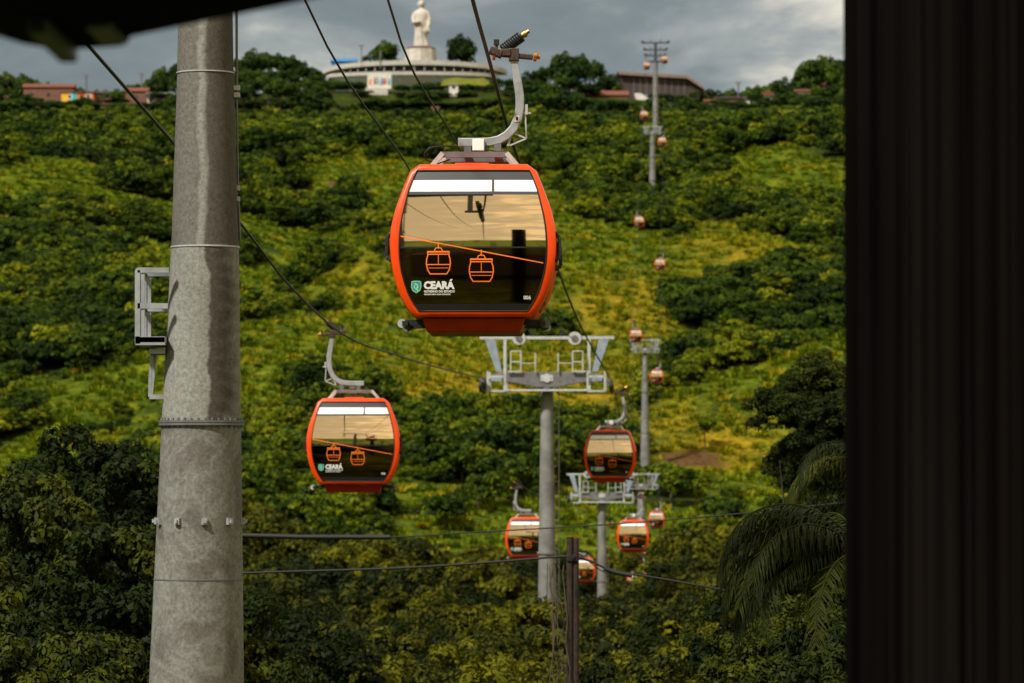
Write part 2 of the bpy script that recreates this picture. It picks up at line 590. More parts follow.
sm = ramp(t, [(0.45, 0.0), (0.62, 0.9)], math_n(t, 'ADD', as_.outputs['Fac'], math_n(t, 'MULTIPLY', math_n(t, 'SUBTRACT', n2.outputs[0], 0.5), 0.6))).outputs[0]
g3 = mixc(t, sm, g2, (0.12, 0.060, 0.030))
sp = ramp(t, [(0.40, 0.45), (0.56, 1.0)], n2.outputs[0]).outputs[0]
g4 = mixc(t, 1.0, g3, sp, 'MULTIPLY')
t.links.new(g4, b.inputs['Base Color'])
bp = N(t, 'ShaderNodeBump', i_Strength=1.0, i_Distance=1.2)
t.links.new(n2.outputs[0], bp.inputs['Height'])
t.links.new(bp.outputs[0], b.inputs['Normal'])
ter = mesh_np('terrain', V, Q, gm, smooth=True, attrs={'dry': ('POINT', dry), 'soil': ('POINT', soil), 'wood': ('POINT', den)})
tag(ter, 'green and ochre hillside with bare soil patches rising to a ridge', kind='structure')


# ------------------------------------------------------------------ foliage prototypes
def crown_mesh(name, material, n_clump, n_leaf, leaf, seed, flat=0.8, spread=0.27, reach=1.0, elong=1.8):
    """leaf-sized blades gathered in clumps through an uneven crown of about unit radius, its foot at z = 0"""
    g = np.random.default_rng(seed)
    cs = []
    lobes = [(g.uniform(-.45, .45), g.uniform(-.45, .45), g.uniform(.45, 1.0) * flat, g.uniform(.38, .62)) for _ in range(6)]
    lobes.append((0, 0, .6 * flat, .62))
    for i in range(n_clump):
        lx, ly, lz, lr = lobes[g.integers(len(lobes))]
        d = g.normal(size=3)
        d /= np.linalg.norm(d)
        d[2] = abs(d[2]) * 1.1 - 0.35
        cs.append((lx + d[0] * lr * reach, ly + d[1] * lr * reach, max(lz + d[2] * lr * flat, .06), spread * g.uniform(.45, 1.15), g.uniform(0, 1)))
    cs = np.array(cs)
    idx = np.repeat(np.arange(n_clump), n_leaf)
    nl = len(idx)
    d = g.normal(size=(nl, 3))
    d /= np.linalg.norm(d, axis=1)[:, None]
    d[:, 2] = np.where(d[:, 2] < -0.3, -d[:, 2], d[:, 2])
    rad = cs[idx, 3] * g.uniform(.55, 1.0, nl) ** .6
    P = cs[idx, :3] + d * rad[:, None] * np.array([1, 1, .75])
    nrm = d + g.normal(size=(nl, 3)) * .42 + np.array([0, 0, .35])
    nrm /= np.linalg.norm(nrm, axis=1)[:, None]
    a = np.cross(nrm, g.normal(size=(nl, 3)))
    a /= np.linalg.norm(a, axis=1)[:, None]
    bb = np.cross(nrm, a)
    sz = leaf * g.uniform(.55, 1.35, nl)[:, None]
    V = np.stack([P - a * sz * elong / 2, P + bb * sz * .5, P + a * sz * elong / 2, P - bb * sz * .5], 1).reshape(-1, 3)
    Q = np.arange(nl * 4).reshape(-1, 4)
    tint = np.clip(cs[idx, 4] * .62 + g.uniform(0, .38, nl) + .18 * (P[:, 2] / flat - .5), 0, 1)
    me = mesh_np(name, V, Q, material, attrs={'tint': ('FACE', tint)}, link=False)
    return me


def trunk_mesh(name, h, r, seed, bend=.15, limbs=5, spread=1.0, top=1.0):
    rng = random.Random(seed)
    m = MB()
    pts = [Vector((bend * sin(i * .9) * i / 5, bend * cos(i * 1.3) * i / 5, h * i / 5)) for i in range(6)]
    m.tube(pts, [r * (1 - .11 * i) for i in range(6)], 8)
    for k in range(limbs):
        a = 2 * pi * k / limbs + rng.uniform(-.4, .4)
        q0 = pts[3].lerp(pts[5], rng.random())
        tip = q0 + Vector((cos(a) * spread * rng.uniform(.4, .7), sin(a) * spread * rng.uniform(.4, .7), top * rng.uniform(.45, .9)))
        mid = q0.lerp(tip, .5) + Vector((0, 0, .1 * top))
        m.tube([q0, mid, tip], [r * .45, r * .3, r * .1], 6)
    me_o = m.build(name, M['bark'])
    me = me_o.data
    bpy.data.objects.remove(me_o)
    return me


# near crowns (unit radius, many fine leaves), hillside crowns (coarser)
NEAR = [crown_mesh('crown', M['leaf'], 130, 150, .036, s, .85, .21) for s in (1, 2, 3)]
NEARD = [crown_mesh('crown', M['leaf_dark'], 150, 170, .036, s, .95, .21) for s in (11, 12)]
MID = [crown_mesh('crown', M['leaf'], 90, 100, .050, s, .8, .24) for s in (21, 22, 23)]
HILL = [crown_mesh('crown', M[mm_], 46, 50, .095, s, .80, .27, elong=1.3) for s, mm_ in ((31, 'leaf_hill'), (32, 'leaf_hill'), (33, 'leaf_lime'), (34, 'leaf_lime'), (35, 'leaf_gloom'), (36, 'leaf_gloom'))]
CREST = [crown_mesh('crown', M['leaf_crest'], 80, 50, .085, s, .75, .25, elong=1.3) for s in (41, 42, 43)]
TRK = [trunk_mesh('trunk', .75, .05, s, .04, 5, .6, .3) for s in (1, 2)]
ZMAX = {}


def zmax(me):
    if me.name not in ZMAX:
        a = np.empty(len(me.vertices) * 3, np.float32)
        me.vertices.foreach_get('co', a)
        ZMAX[me.name] = float(np.percentile(a[2::3], 99.5))
    return ZMAX[me.name]


def tree(name, cmesh, x, y, z, r, h, label, cat, group, rnd, base=None, sq=1.0):
    """r crown radius, h height of crown foot above ground"""
    e = empty(name, (x, y, z), rnd.uniform(0, 6.28), label, cat, group)
    c = bpy.data.objects.new('crown', cmesh)
    c.location = (0, 0, h)
    c.scale = (r, r, r * sq)
    C.objects.link(c)
    c.parent = e
    tr = bpy.data.objects.new('trunk', rnd.choice(TRK))
    tk = (h + .8 * zmax(cmesh) * r * sq + .3) / 1.03
    tr.scale = (r, r, tk)
    tr.location = (0, 0, -.3)
    C.objects.link(tr)
    tr.parent = e
    return e


rnd = random.Random(5)


def where(px):
    for lim, txt in ((150, 'left of the near steel mast'), (245, 'beside the near mast'), (310, 'left of the second largest cabin'), (410, 'around the second largest cabin'),
                     (480, 'left of the middle tower'), (540, 'just left of the middle tower mast'), (605, 'between the middle and second towers'), (670, 'right of the second tower'), (750, 'towards the palm fronds')):
        if px < lim:
            return txt
    return 'beside the black column'


G = np.random.default_rng(9)
# ---- candidates on the hillside
rows = []
tries = 52000
uu = G.uniform(-0.150, 0.104, tries)
yy = np.sqrt(G.uniform(430.0 ** 2, 1440.0 ** 2, tries))
xx = uu * yy
dd = density(xx, yy)
keep = G.uniform(0, 1, tries) < dd * np.where(yy > 1000, .24, .40)
xx, yy, dd = xx[keep], yy[keep], dd[keep]
szn = (0.7 + 3.1 * np.clip(dd, 0, 1.1) ** 1.3) * G.uniform(.4, 1.3, len(xx))
szn = np.where(yy > 1000, szn * 1.5, szn * 1.08)
szn = np.where(yy > 1290, np.clip(szn, 2.0, 4.6), szn)
szn = np.where(yy > 1365, 1.5, szn)
# keep the cable car towers' feet and the soil patch clear
clear = np.ones(len(xx), bool)
for (cx, cy, cr) in ((22.5, 640, 7), (36.8, 1000, 7), (18.3, 540, 6)):
    clear &= ((xx - cx) ** 2 + (yy - cy) ** 2) > cr ** 2
clear &= field(SOIL, xx, yy) < .5
clear &= yy < 1398
# corridor in front of tower bases
clear &= ~((np.abs(xx / yy - .0351) < .006) & (yy > 560) & (yy < 640))
clear &= ~((np.abs(xx / yy - .0368) < .004) & (yy > 955) & (yy < 1000))
xx, yy, szn, dd = xx[clear], yy[clear], szn[clear], dd[clear]
zz = H(xx, yy)
PXY = np.array([proj(a, b_, c_) for a, b_, c_ in zip(xx, yy, zz)])
vis = (PXY[:, 0] > 0) & (PXY[:, 0] < 845) & (PXY[:, 1] < 520)
dk = field(DARKW, xx, yy) + .9 * (fbm(xx / 40, yy / 60, 51, 3) - .5)
lm = 1.0 * field(OPEN, xx, yy) + 1.6 * (fbm(xx / 30 + 50, yy / 44, 61, 3) - .5)
uu_ = G.uniform(0, 1, len(xx))
pick = np.where(uu_ < np.clip(.20 + dk + .22 * sstep(1000, 1150, yy) + .2 * (PXY[:, 0] < 150), .05, .92), 4, np.where(uu_ > 1 - np.clip(.20 + .55 * lm - .08 * (yy > 1050), .04, .8), 2, 0)) + G.integers(0, 2, len(xx))
score = np.where(vis, szn / yy, 0)
order = np.argsort(-score)
NI = 190
HLAB = {0: ('round green shrub on the open meadow slope of the hillside', 'shrubs on the meadow slope'),
        1: ('bushy tree in the dense green woods below the ridge', 'trees in the woods below the ridge'),
        2: ('leafy green tree in the wooded gully of the lower hillside', 'trees in the lower hillside gullies')}
HPROTO = []
for n_, i in enumerate(order[:NI]):
    x, y, s_ = xx[i], yy[i], szn[i]
    k = 1 if y > 1050 else (2 if dd[i] > .75 else 0)
    lab, grp = HLAB[k]
    me = HILL[pick[i]]
    lab = {0: 'round green', 1: 'round green', 2: 'yellow green', 3: 'yellow green', 4: 'deep green', 5: 'deep green'}[pick[i]] + (' shrub' if s_ < 2 else ' tree') + ' on the hillside, ' + where(PXY[i, 0])
    tree('hillside_shrub' if s_ < 2 else 'hillside_tree', me, x, y, zz[i], s_, .12 * s_, lab, 'shrub' if k == 0 else 'tree', 'trees and shrubs on the lower hillside', rnd)
rest = order[NI:]


def scatter(name, pts, scl, kinds, objs, label, seed, spin=True):
    me = bpy.data.meshes.new(name)
    me.vertices.add(len(pts))
    me.vertices.foreach_set('co', np.asarray(pts, np.float32).ravel())
    a = me.attributes.new('sc', 'FLOAT', 'POINT')
    a.data.foreach_set('value', np.asarray(scl, np.float32))
    a = me.attributes.new('pick', 'INT', 'POINT')
    a.data.foreach_set('value', np.asarray(kinds, np.int32))
    me.update()
    o = bpy.data.objects.new(name, me)
    C.objects.link(o)
    ng = bpy.data.node_groups.new(name, 'GeometryNodeTree')
    ng.interface.new_socket('Geometry', in_out='INPUT', socket_type='NodeSocketGeometry')
    ng.interface.new_socket('Geometry', in_out='OUTPUT', socket_type='NodeSocketGeometry')
    gi, go = ng.nodes.new('NodeGroupInput'), ng.nodes.new('NodeGroupOutput')
    iop = ng.nodes.new('GeometryNodeInstanceOnPoints')
    iop.inputs['Pick Instance'].default_value = True
    gti = ng.nodes.new('GeometryNodeGeometryToInstance')
    for ob in reversed(objs):
        oi = ng.nodes.new('GeometryNodeObjectInfo')
        oi.inputs[0].default_value = ob
        oi.inputs['As Instance'].default_value = False
        oi.transform_space = 'ORIGINAL'
        g_ = ng.nodes.new('GeometryNodeGeometryToInstance')
        ng.links.new(oi.outputs['Geometry'], g_.inputs[0])
        if ob is objs[-1]:
            join = ng.nodes.new('GeometryNodeJoinGeometry')
        ng.links.new(g_.outputs[0], join.inputs[0])
    ng.nodes.remove(gti)
    na = ng.nodes.new('GeometryNodeInputNamedAttribute'); na.data_type = 'FLOAT'; na.inputs[0].default_value = 'sc'
    nk = ng.nodes.new('GeometryNodeInputNamedAttribute'); nk.data_type = 'INT'; nk.inputs[0].default_value = 'pick'
    rv = ng.nodes.new('FunctionNodeRandomValue'); rv.data_type = 'FLOAT_VECTOR'
    rv.inputs[0].default_value = (-.12, -.12, 0); rv.inputs[1].default_value = (.12, .12, 6.283)
    rv.inputs['Seed'].default_value = seed
    ng.links.new(gi.outputs[0], iop.inputs['Points'])
    ng.links.new(join.outputs[0], iop.inputs['Instance'])
    ng.links.new(nk.outputs['Attribute'], iop.inputs['Instance Index'])
    ng.links.new(rv.outputs[0], iop.inputs['Rotation'])
    ng.links.new(na.outputs['Attribute'], iop.inputs['Scale'])
    ng.links.new(iop.outputs[0], go.inputs[0])
    md = o.modifiers.new('scatter', 'NODES')
    md.node_group = ng
    return tag(o, label, kind='stuff')


hill_crowns = []
for me in HILL:
    for ob in C.objects:
        if ob.data is me:
            hill_crowns.append(ob)
            break
scatter('undergrowth', np.stack([xx[rest], yy[rest], zz[rest] - .1], 1), szn[rest], pick[rest], hill_crowns,
        'mass of green bushes and trees covering the far hillside', 3)

# ---- grass tufts over the open ground
g = np.random.default_rng(77)
nb = 60
ba = g.uniform(0, 6.28, nb)
br = g.uniform(0, .9, nb)
P0 = np.stack([np.cos(ba) * br, np.sin(ba) * br, np.zeros(nb)], 1)
tip = P0 * 1.35 + np.stack([g.normal(size=nb) * .15, g.normal(size=nb) * .15, g.uniform(.3, .75, nb)], 1)
sd = np.stack([-np.sin(ba + 1), np.cos(ba + 1), 0 * ba], 1) * .13
Vt = np.stack([P0 - sd, P0 + sd, tip + sd * .5, tip - sd * .5], 1).reshape(-1, 3)
tuft_o = mesh_np('meadow_tuft', Vt, np.arange(nb * 4).reshape(-1, 4), M['grass'], attrs={'tint': ('FACE', g.uniform(0, 1, nb))})
M['grass_green'] = leaf_mat('green_grass', (0.025, 0.055, 0.002), (0.085, 0.13, 0.004), (0.21, 0.24, 0.006), 0.2)
tg_o = mesh_np('meadow_tuft', Vt, np.arange(nb * 4).reshape(-1, 4), M['grass_green'], attrs={'tint': ('FACE', g.uniform(0, 1, nb))})
tx, ty = ground_hit(610, 270)
tg_o.location = (tx, ty, Hs(tx, ty))
tag(tg_o, 'green grass tuft on the open hillside left of the cabin halfway up', 'grass tuft')
tx, ty = ground_hit(545, 300)
tuft_o.location = (tx, ty, Hs(tx, ty))
tag(tuft_o, 'dry grass tuft on the open hillside above the middle tower', 'grass tuft')
n_t = 26000
u2 = G.uniform(-0.140, 0.094, n_t)
y2 = np.sqrt(G.uniform(450.0 ** 2, 1300.0 ** 2, n_t))
x2 = u2 * y2
k2 = (G.uniform(0, 1, n_t) < 1.1 - density(x2, y2)) & (field(SOIL, x2, y2) < .6)
x2, y2 = x2[k2], y2[k2]
scatter('meadow_grass', np.stack([x2, y2, H(x2, y2) - .05], 1), G.uniform(.6, 1.7, len(x2)), (G.uniform(0, 1, len(x2)) > np.clip(.28 + 1.6 * field(DRY, x2, y2) - .2 * (x2 < -60), 0, .95)).astype(int), [tuft_o, tg_o],
        'rough yellow green grass tufts covering the open hillside', 5)

# ---- valley forest between the viewer and the hill: every tree a thing
def valley_tree(px, top, Y, r, kind, lab, grp, name='forest_tree', sq=None):
    X = (px - 512) / F * Y
    zt = at(px, top, Y).z
    gz = Hs(X, Y)
    sq = sq or rnd.uniform(.95, 1.25)
    lab = lab + (', ' + where(px) if grp and 'near steel mast' not in lab and 'palm fronds' not in lab and 'utility pole' not in lab and 'thicket' not in lab else '')
    if grp == 'dark trees left of the near mast':
        lab = 'dark leafy tree ' + ('topping' if top < 500 else 'midway up' if top < 570 else 'low in') + ' the lower left thicket, ' + ('at the picture edge' if px < 30 else 'in its middle' if px < 110 else 'against the near mast')
    elif grp == 'dark trees around the palms':
        lab = 'dark leafy tree ' + ('above' if top < 560 else 'below') + ' the large palm fronds, ' + ('away from' if px < 800 else 'against') + ' the black column'
    elif 'utility pole' in lab:
        lab = 'tall rounded tree above the valley forest, ' + where(px)
    me = rnd.choice(kind)
    h = zt - gz - r * sq * zmax(me)
    return tree(name, me, X, Y, gz, r, max(h, .2), lab, 'tree', grp, rnd, sq=sq)


# far layers first
for (Y, top, step, r, kind, jit) in ((470, 556, 24, 4.4, MID, 12), (400, 560, 30, 4.8, MID, 14), (330, 572, 38, 4.2, MID, 16), (260, 590, 46, 3.6, MID, 16),
                                (200, 600, 54, 3.3, MID, 20), (155, 618, 66, 3.0, NEAR, 18), (120, 640, 74, 2.6, NEAR, 16), (92, 660, 92, 2.5, NEAR, 14)):
    x0 = 215 if Y < 300 else 160
    px = x0 + rnd.uniform(0, step)
    while px < 860:
        tp = top + rnd.uniform(-jit, jit)
        if Y < 300:
            # the canopy stands a little higher towards the left and right
            tp -= 26 * math.exp(-((px - 300) / 90) ** 2) + 12 * math.exp(-((px - 700) / 60) ** 2)
        near_mast = (abs(px - 546) < 34 and Y < 150) or (abs(px - 603) < 26 and Y < 285)
        if near_mast:
            tp = max(tp, 600)
        lab, grp = (('leafy tree crown of the near valley forest', 'leafy trees of the near valley forest') if Y < 210 else
                    ('green tree where the hillside begins', 'trees at the far edge of the valley forest'))
        valley_tree(px, tp, Y * rnd.uniform(.95, 1.05), r * rnd.uniform(.8, 1.25), kind, lab, grp)
        px += step * rnd.uniform(.7, 1.3)
# mid left woods between near mast and second cabin
for (px, top, Y, r) in ((255, 500, 330, 6.0), (300, 520, 300, 5.5), (345, 535, 280, 5.0), (395, 540, 300, 5.0), (250, 560, 190, 4.6), (440, 545, 300, 4.6), (310, 560, 210, 4.2), (375, 570, 200, 4.0), (490, 560, 260, 4.0), (688, 560, 300, 5.0), (730, 520, 330, 6.0), (680, 530, 420, 6.0)):
    valley_tree(px, top, Y, r, MID, 'tall rounded tree standing above the forest behind the wooden utility pole', 'tall trees above the valley forest')
for (px, top, Y, r) in ((546, 600, 138, 2.6), (520, 604, 132, 2.6), (574, 606, 135, 2.6), (560, 628, 120, 2.6), (530, 634, 118, 2.6), (603, 602, 240, 3.4), (625, 606, 240, 3.4)):
    valley_tree(px, top, Y, r, MID, 'leafy tree at a cable car tower foot', 'trees at the tower feet')
for (px, row, r, lb) in ((350, 512, 6.5, 'broad dark green tree under the second largest cabin'), (300, 505, 4.5, 'dark green tree low left of the second largest cabin'), (385, 506, 5.0, 'rounded dark tree low right of the second largest cabin'),
                         (448, 492, 4.6, 'dark round tree left of the cabin behind the middle tower'), (478, 486, 5.0, 'broad green tree left of the middle tower mast above the far wires'), (506, 480, 5.0, 'dark tree touching the middle tower mast on its left'),
                         (578, 440, 5.0, 'dark tree between the middle tower mast and the medium cabin'), (566, 470, 5.0, 'dark low tree right of the middle tower mast'), (246, 458, 4.5, 'dark tree directly right of the near steel mast'), (724, 500, 4.5, 'green tree below the soil patch, left of the dark palm trees'), (690, 505, 5.0, 'green tree below the soil patch, right of the third tower foot')):
    x, y = ground_hit(px, min(row, 474))
    y = y if row < 474 else max(y - (row - 474) * 2.4, 540)
    x = (px - 512) / F * y
    tree('hillside_tree', HILL[4 + (px % 2)] if 'dark' in lb else HILL[px % 2], x, y, Hs(x, y), r, .3, lb, 'tree', None, rnd)
# big dark trees left of the near mast
for (px, top, Y, r, kd) in ((62, 432, 72, 1.75, NEARD), (120, 462, 70, 1.6, NEARD), (8, 478, 68, 1.7, NEARD), (150, 520, 74, 1.5, NEARD), (40, 500, 64, 1.6, NEARD), (95, 530, 62, 1.6, NEARD),
                            (0, 560, 58, 1.5, NEARD), (60, 580, 56, 1.5, NEARD), (125, 590, 57, 1.4, NEARD), (20, 640, 50, 1.3, NEARD), (95, 640, 50, 1.3, NEARD), (150, 640, 54, 1.3, NEARD),
                            (-30, 520, 70, 1.8, NEARD), (170, 570, 78, 1.6, NEARD), (225, 600, 80, 1.7, NEARD), (262, 640, 80, 1.7, NEARD)):
    valley_tree(px, top, Y, r * 1.15, kd, 'dark leafy tree filling the lower left beside the near steel mast', 'dark trees left of the near mast', sq=1.3)
# dark tree on the right in front of the spur and dark scrub under it
for (px, top, Y, r, lb) in ((815, 352, 118, 1.75, 'tall dark tree with ragged crown above the palm fronds'), (786, 384, 116, 1.35, 'lower dark crown leaning left from the tall ragged tree'),
                            (835, 392, 112, 1.6, 'dark crown partly behind the black column, above the upper palm')):
    valley_tree(px, top, Y, r, NEARD, lb, None, sq=1.05)
for (px, top, Y, r) in ((812, 425, 117, 1.5), (838, 440, 115, 1.6), (840, 480, 112, 1.6), (800, 520, 95, 1.5), (820, 530, 80, 1.6), (755, 590, 82, 1.4), (790, 600, 70, 1.4), (840, 590, 66, 1.5), (750, 640, 66, 1.4), (820, 650, 60, 1.4), (812, 470, 125, 1.3)):
    valley_tree(px, top, Y, r * 1.1, NEARD, 'dark leafy tree in the shade around the palm fronds', 'dark trees around the palms', sq=1.2)
# lone round tree on the meadow
x, y = ground_hit(705, 452)
tree('meadow_tree', HILL[1], x, y, Hs(x, y), 3.4, 1.9, 'lone round pale green tree on the meadow above the soil patch', 'tree', None, rnd)
# crest trees
for (px, top, wid, lb) in ((384, 42, 42, 'dark rounded tree on the ridge left of the white statue'), (462, 36, 44, 'broad dark tree on the ridge right of the white statue'),
                           (570, 54, 52, 'broad dark tree on the ridge beside the steel hanger of the nearest cabin'), (822, 58, 48, 'tall dark tree at the right end of the ridge'),
                           (682, 96, 30, 'dark tree beside the palm in front of the upper station'), (660, 104, 30, 'dark low tree in front of the upper station'), (790, 92, 26, 'dark tree behind the small white gabled house'), (758, 94, 22, 'small dark tree left of the small white gabled house'),
                           (255, 50, 40, 'dark tree on the ridge right of the near mast'), (290, 56, 40, 'dark tree on the ridge left of the blue roofed shed'), (590, 84, 40, 'green tree left of the red roofed house on the ridge'),
                           (160, 92, 30, 'dark tree beside the white house on the ridge'), (115, 92, 26, 'dark tree between the colourful house and the white house'), (20, 96, 40, 'dark tree under the ridge palm at the far left'), (840, 80, 40, 'dark tree on the ridge edge next to the black column'),
                           (420, 92, 40, 'dark round tree before the curved terrace wall')):
    Y = 1402 if px == 420 else (1496 if px in (384, 462, 290) else 1420)
    r = wid / 2 / F * Y
    X = (px - 512) / F * Y
    gz = Hs(X, Y)
    zt = at(px, top, Y).z
    me = rnd.choice(CREST)
    sq = 1.5
    if zt - gz < r * .95 * zmax(me) * sq:
        sq = max(.5, (zt - gz) / (r * .95 * zmax(me)))
    h = max(zt - gz - r * .95 * zmax(me) * sq, .1)
    tree('ridge_tree', me, X, Y, gz, r * .95, h, lb, 'tree', None, rnd, sq=sq)
# the wooded skyline between the named trees
SILp = [0, 20, 55, 100, 130, 170, 200, 240, 270, 300, 320, 330, 505, 515, 545, 570, 600, 625, 640, 700, 740, 780, 800, 820, 870]
SILr = [86, 90, 100, 106, 104, 80, 66, 56, 51, 60, 68, 92, 92, 74, 66, 62, 78, 100, 108, 108, 104, 98, 84, 72, 74]
px = -20.0
while px < 870:
    for Y in (1450, 1400, 1365):
        top = float(np.interp(px, SILp, SILr)) + rnd.uniform(0, 7) + {1450: 0, 1400: 12, 1365: 22}[Y]
        X = (px - 512) / F * Y
        gz = Hs(X, Y)
        zt = at(px, top, Y).z
        if zt - gz > 3 and not (325 < px < 510 and Y > 1390) and not (55 < px < 172 and Y > 1370) and not (580 < px < 780 and Y > 1370):
            me = rnd.choice(CREST)
            r = rnd.uniform(3.8, 6.0)
            sq = min(1.3, (zt - gz) / (r * zmax(me)))
            tree('ridge_tree', me, X, Y, gz, r, max(zt - gz - r * zmax(me) * sq, .1), 'dark tree in the wooded ridge skyline, ' + where(px), 'tree', 'trees along the wooded ridge line', rnd, sq=sq)
    # behind and in front of the village and the terrace
    for Y, top, r0, r1 in ((1476, float(np.interp(px, SILp, SILr)) - 14 if px < 180 or px > 580 else None, 3.5, 5.2), (1420, (82 if 322 < px < 512 else 97) + rnd.uniform(0, 6) if not (366 < px < 400 or 55 < px < 95 or 140 < px < 172 or 448 < px < 460 or 760 < px < 778) else None, 3.0, 4.4),
                           (1410, (90 if 322 < px < 512 else 101) + rnd.uniform(0, 8) if not 368 < px < 398 else None, 3.4, 4.8), (1396, 97 + rnd.uniform(0, 8), 4.0, 5.6),
                           (1440, 77 + rnd.uniform(0, 9) if (330 < px < 366 or 398 < px < 440 or 480 < px < 512) else None, 2.8, 4.0)):
        if top is None:
            continue
        X = (px + rnd.uniform(-4, 4) - 512) / F * Y
        gz = Hs(X, Y)
        zt = at(px, top, Y).z
        if zt - gz < 1.4 or (Y < 1400 and rnd.random() < .2) or (Y == 1404 and 368 < px < 398):
            continue
        me = rnd.choice(CREST)
        r = rnd.uniform(r0, r1)
        r = r * 1.4 if Y == 1476 else r
        sq = min(1.9 if Y == 1476 else 1.2, (zt - gz) / (r * zmax(me)))
        tree('ridge_tree', me, X, Y, gz, r, max(zt - gz - r * zmax(me) * sq, .1), 'dark tree among the ridge buildings, ' + where(px), 'tree', 'trees along the wooded ridge line', rnd, sq=sq)
    px += rnd.uniform(9, 15)


# ------------------------------------------------------------------ palms
def palm_tree(loc, ht, nf, fl, seed, label, drop=1.0, leaf_len=.5, dirs=None, tr=.16, leafw=.03):
    rng = random.Random(seed)
    e = empty('palm_tree', loc, 0, label, 'palm tree')
    m = MB()
    m.tube([(0, 0, -.3), (.05, .02, ht * .5), (0, 0, ht)], [tr * 1.2, tr, tr * .9], 10)
    m.build('trunk', M['bark'], e)
    for k in range(nf):
        a = dirs[k % len(dirs)] + rng.uniform(-.25, .25) if dirs else 2 * pi * k / nf + rng.uniform(-.2, .2)
        up = rng.uniform(.15, 1.1)
        n = 26
        pts = []
        p = Vector((0, 0, ht))
        el = up
        for i in range(n):
            pts.append(p.copy())
            el -= (1.9 + up * .6) * drop / n * (0.5 + i / n)
            p = p + Vector((cos(a) * cos(el), sin(a) * cos(el), sin(el))) * fl / n
        fm = MB()
        fm.tube(pts, [.022 * (1 - .8 * i / n) * fl / 2.5 for i in range(n)], 5)
        vs, fs = [], []
        for i in range(3, n):
            for q in range(3):
                tpos = pts[i - 1].lerp(pts[i], q / 3)
                tang = (pts[i] - pts[i - 1]).normalized()
                side = tang.cross(Vector((0, 0, 1))).normalized()
                for sg in (-1, 1):
                    ll = leaf_len * (1 - .55 * abs(i / n - .45)) * rng.uniform(.8, 1.1)
                    d = (side * sg * rng.uniform(.35, .8) + tang * .45 + Vector((0, 0, -.15 - .45 * rng.random()))).normalized()
                    mid = tpos + d * ll * .5
                    end = mid + (d + Vector((0, 0, -.9))).normalized() * ll * .5
                    wv = tang * leafw * .5
                    b0 = len(vs)
                    vs += [tpos - wv * .6, tpos + wv * .6, mid + wv, mid - wv, end]
                    fs += [(b0, b0 + 1, b0 + 2, b0 + 3), (b0 + 3, b0 + 2, b0 + 4)]
        fm.add(vs, fs)
        o = fm.build('frond', M['palm'], e)
        a_ = o.data.attributes.new('tint', 'FLOAT', 'FACE')
        gg = random.Random(seed * 100 + k)
        base = gg.uniform(.1, .9)
        a_.data.foreach_set('value', [min(1, max(0, base + gg.uniform(-.2, .2))) for _ in range(len(o.data.polygons))])
    return e


p = at(866, 560, 46)
palm_tree((p.x, p.y, -14), 14 + p.z, 38, 2.35, 3, 'dark palm with long drooping fronds low beside the black column', 1.0, .42, leafw=.024, dirs=[pi, pi * .9, pi * 1.1, pi * .8, pi * 1.25, pi * .65, pi * 1.4, pi * .97, pi * 1.05, 0, pi * .3, pi * 1.7])
p = at(866, 458, 52)
palm_tree((p.x, p.y, -14), 14 + p.z, 16, 1.7, 4, 'upper palm whose arching fronds emerge from behind the black column', 1.1, .34, leafw=.022)
p = at(5, 84, 1405)
palm_tree((p.x, p.y, Hs(p.x, p.y)), p.z - Hs(p.x, p.y), 14, 4.5, 5, 'small dark palm on the ridge at the far left', .8, 1.6, tr=.3, leafw=.5)
p = at(702, 94, 1400)
palm_tree((p.x, p.y, Hs(p.x, p.y)), max(p.z - Hs(p.x, p.y), 2), 14, 6.5, 6, 'pale palm on the ridge in front of the upper station', .9, 2.2, tr=.35, leafw=.6)

# ------------------------------------------------------------------ cabins
DIR = .0398
YAW = -math.atan(DIR)
PX = .01237
OUT = [(.173, .735), (.25, .81), (.396, .895), (.55, .955), (.705, .995), (.90, 1.03), (1.076, 1.042), (1.26, 1.03), (1.447, .99), (1.60, .945), (1.756, .885), (1.90, .83), (2.01, .785), (2.06, .74), (2.09, .67)]
INN = [(.25, .675), (.33, .73), (.45, .80), (.60, .85), (.75, .89), (.92, .912), (1.076, .915), (1.26, .905), (1.447, .875), (1.60, .838), (1.756, .80), (1.85, .765), (1.93, .735), (1.98, .712), (2.0, .70)]
oz, ox = [a for a, _ in OUT], [b_ for _, b_ in OUT]
iz, ix = [a for a, _ in INN], [b_ for _, b_ in INN]


def hwo(z):
    return float(np.interp(z, oz, ox))


def hwi(z):
    return float(np.interp(z, iz, ix))


HD = .92


def yf(x, z):
    return -(HD + .17 * (1 - ((z - 1.12) / .95) ** 2) + .05 * (1 - (x / 1.05) ** 2))


def loop_pts(fx, z0, z1, n=16, m=8, sc=1.0):
    pts = []
    for i in range(n + 1):
        z = z0 + (z1 - z0) * (i / n)
        pts.append((fx(z) * sc, z))
    for i in range(1, m):
        pts.append((fx(z1) * sc * (1 - 2 * i / m), z1))
    for i in range(n + 1):
        z = z1 + (z0 - z1) * (i / n)
        pts.append((-fx(z) * sc, z))
    for i in range(1, m):
        pts.append((-fx(z0) * sc * (1 - 2 * i / m), z0))
    return pts


def pane(m, z0, z1, off, n=10, k=16, s=1, inset=0.0, x0=None, x1=None):
    vs, fs = [], []
    for i in range(n + 1):
        z = z0 + (z1 - z0) * i / n
        a = -hwi(z) + inset if x0 is None else x0
        b_ = hwi(z) - inset if x1 is None else x1
        for j in range(k + 1):
            x = a + (b_ - a) * j / k
            vs.append((x * s, (yf(x, z) - off) * s, z))
    for i in range(n):
        for j in range(k):
            q = i * (k + 1) + j
            fs.append((q, q + 1, q + k + 2, q + k + 1))
    m.add(vs, fs, 0, True)
    return m


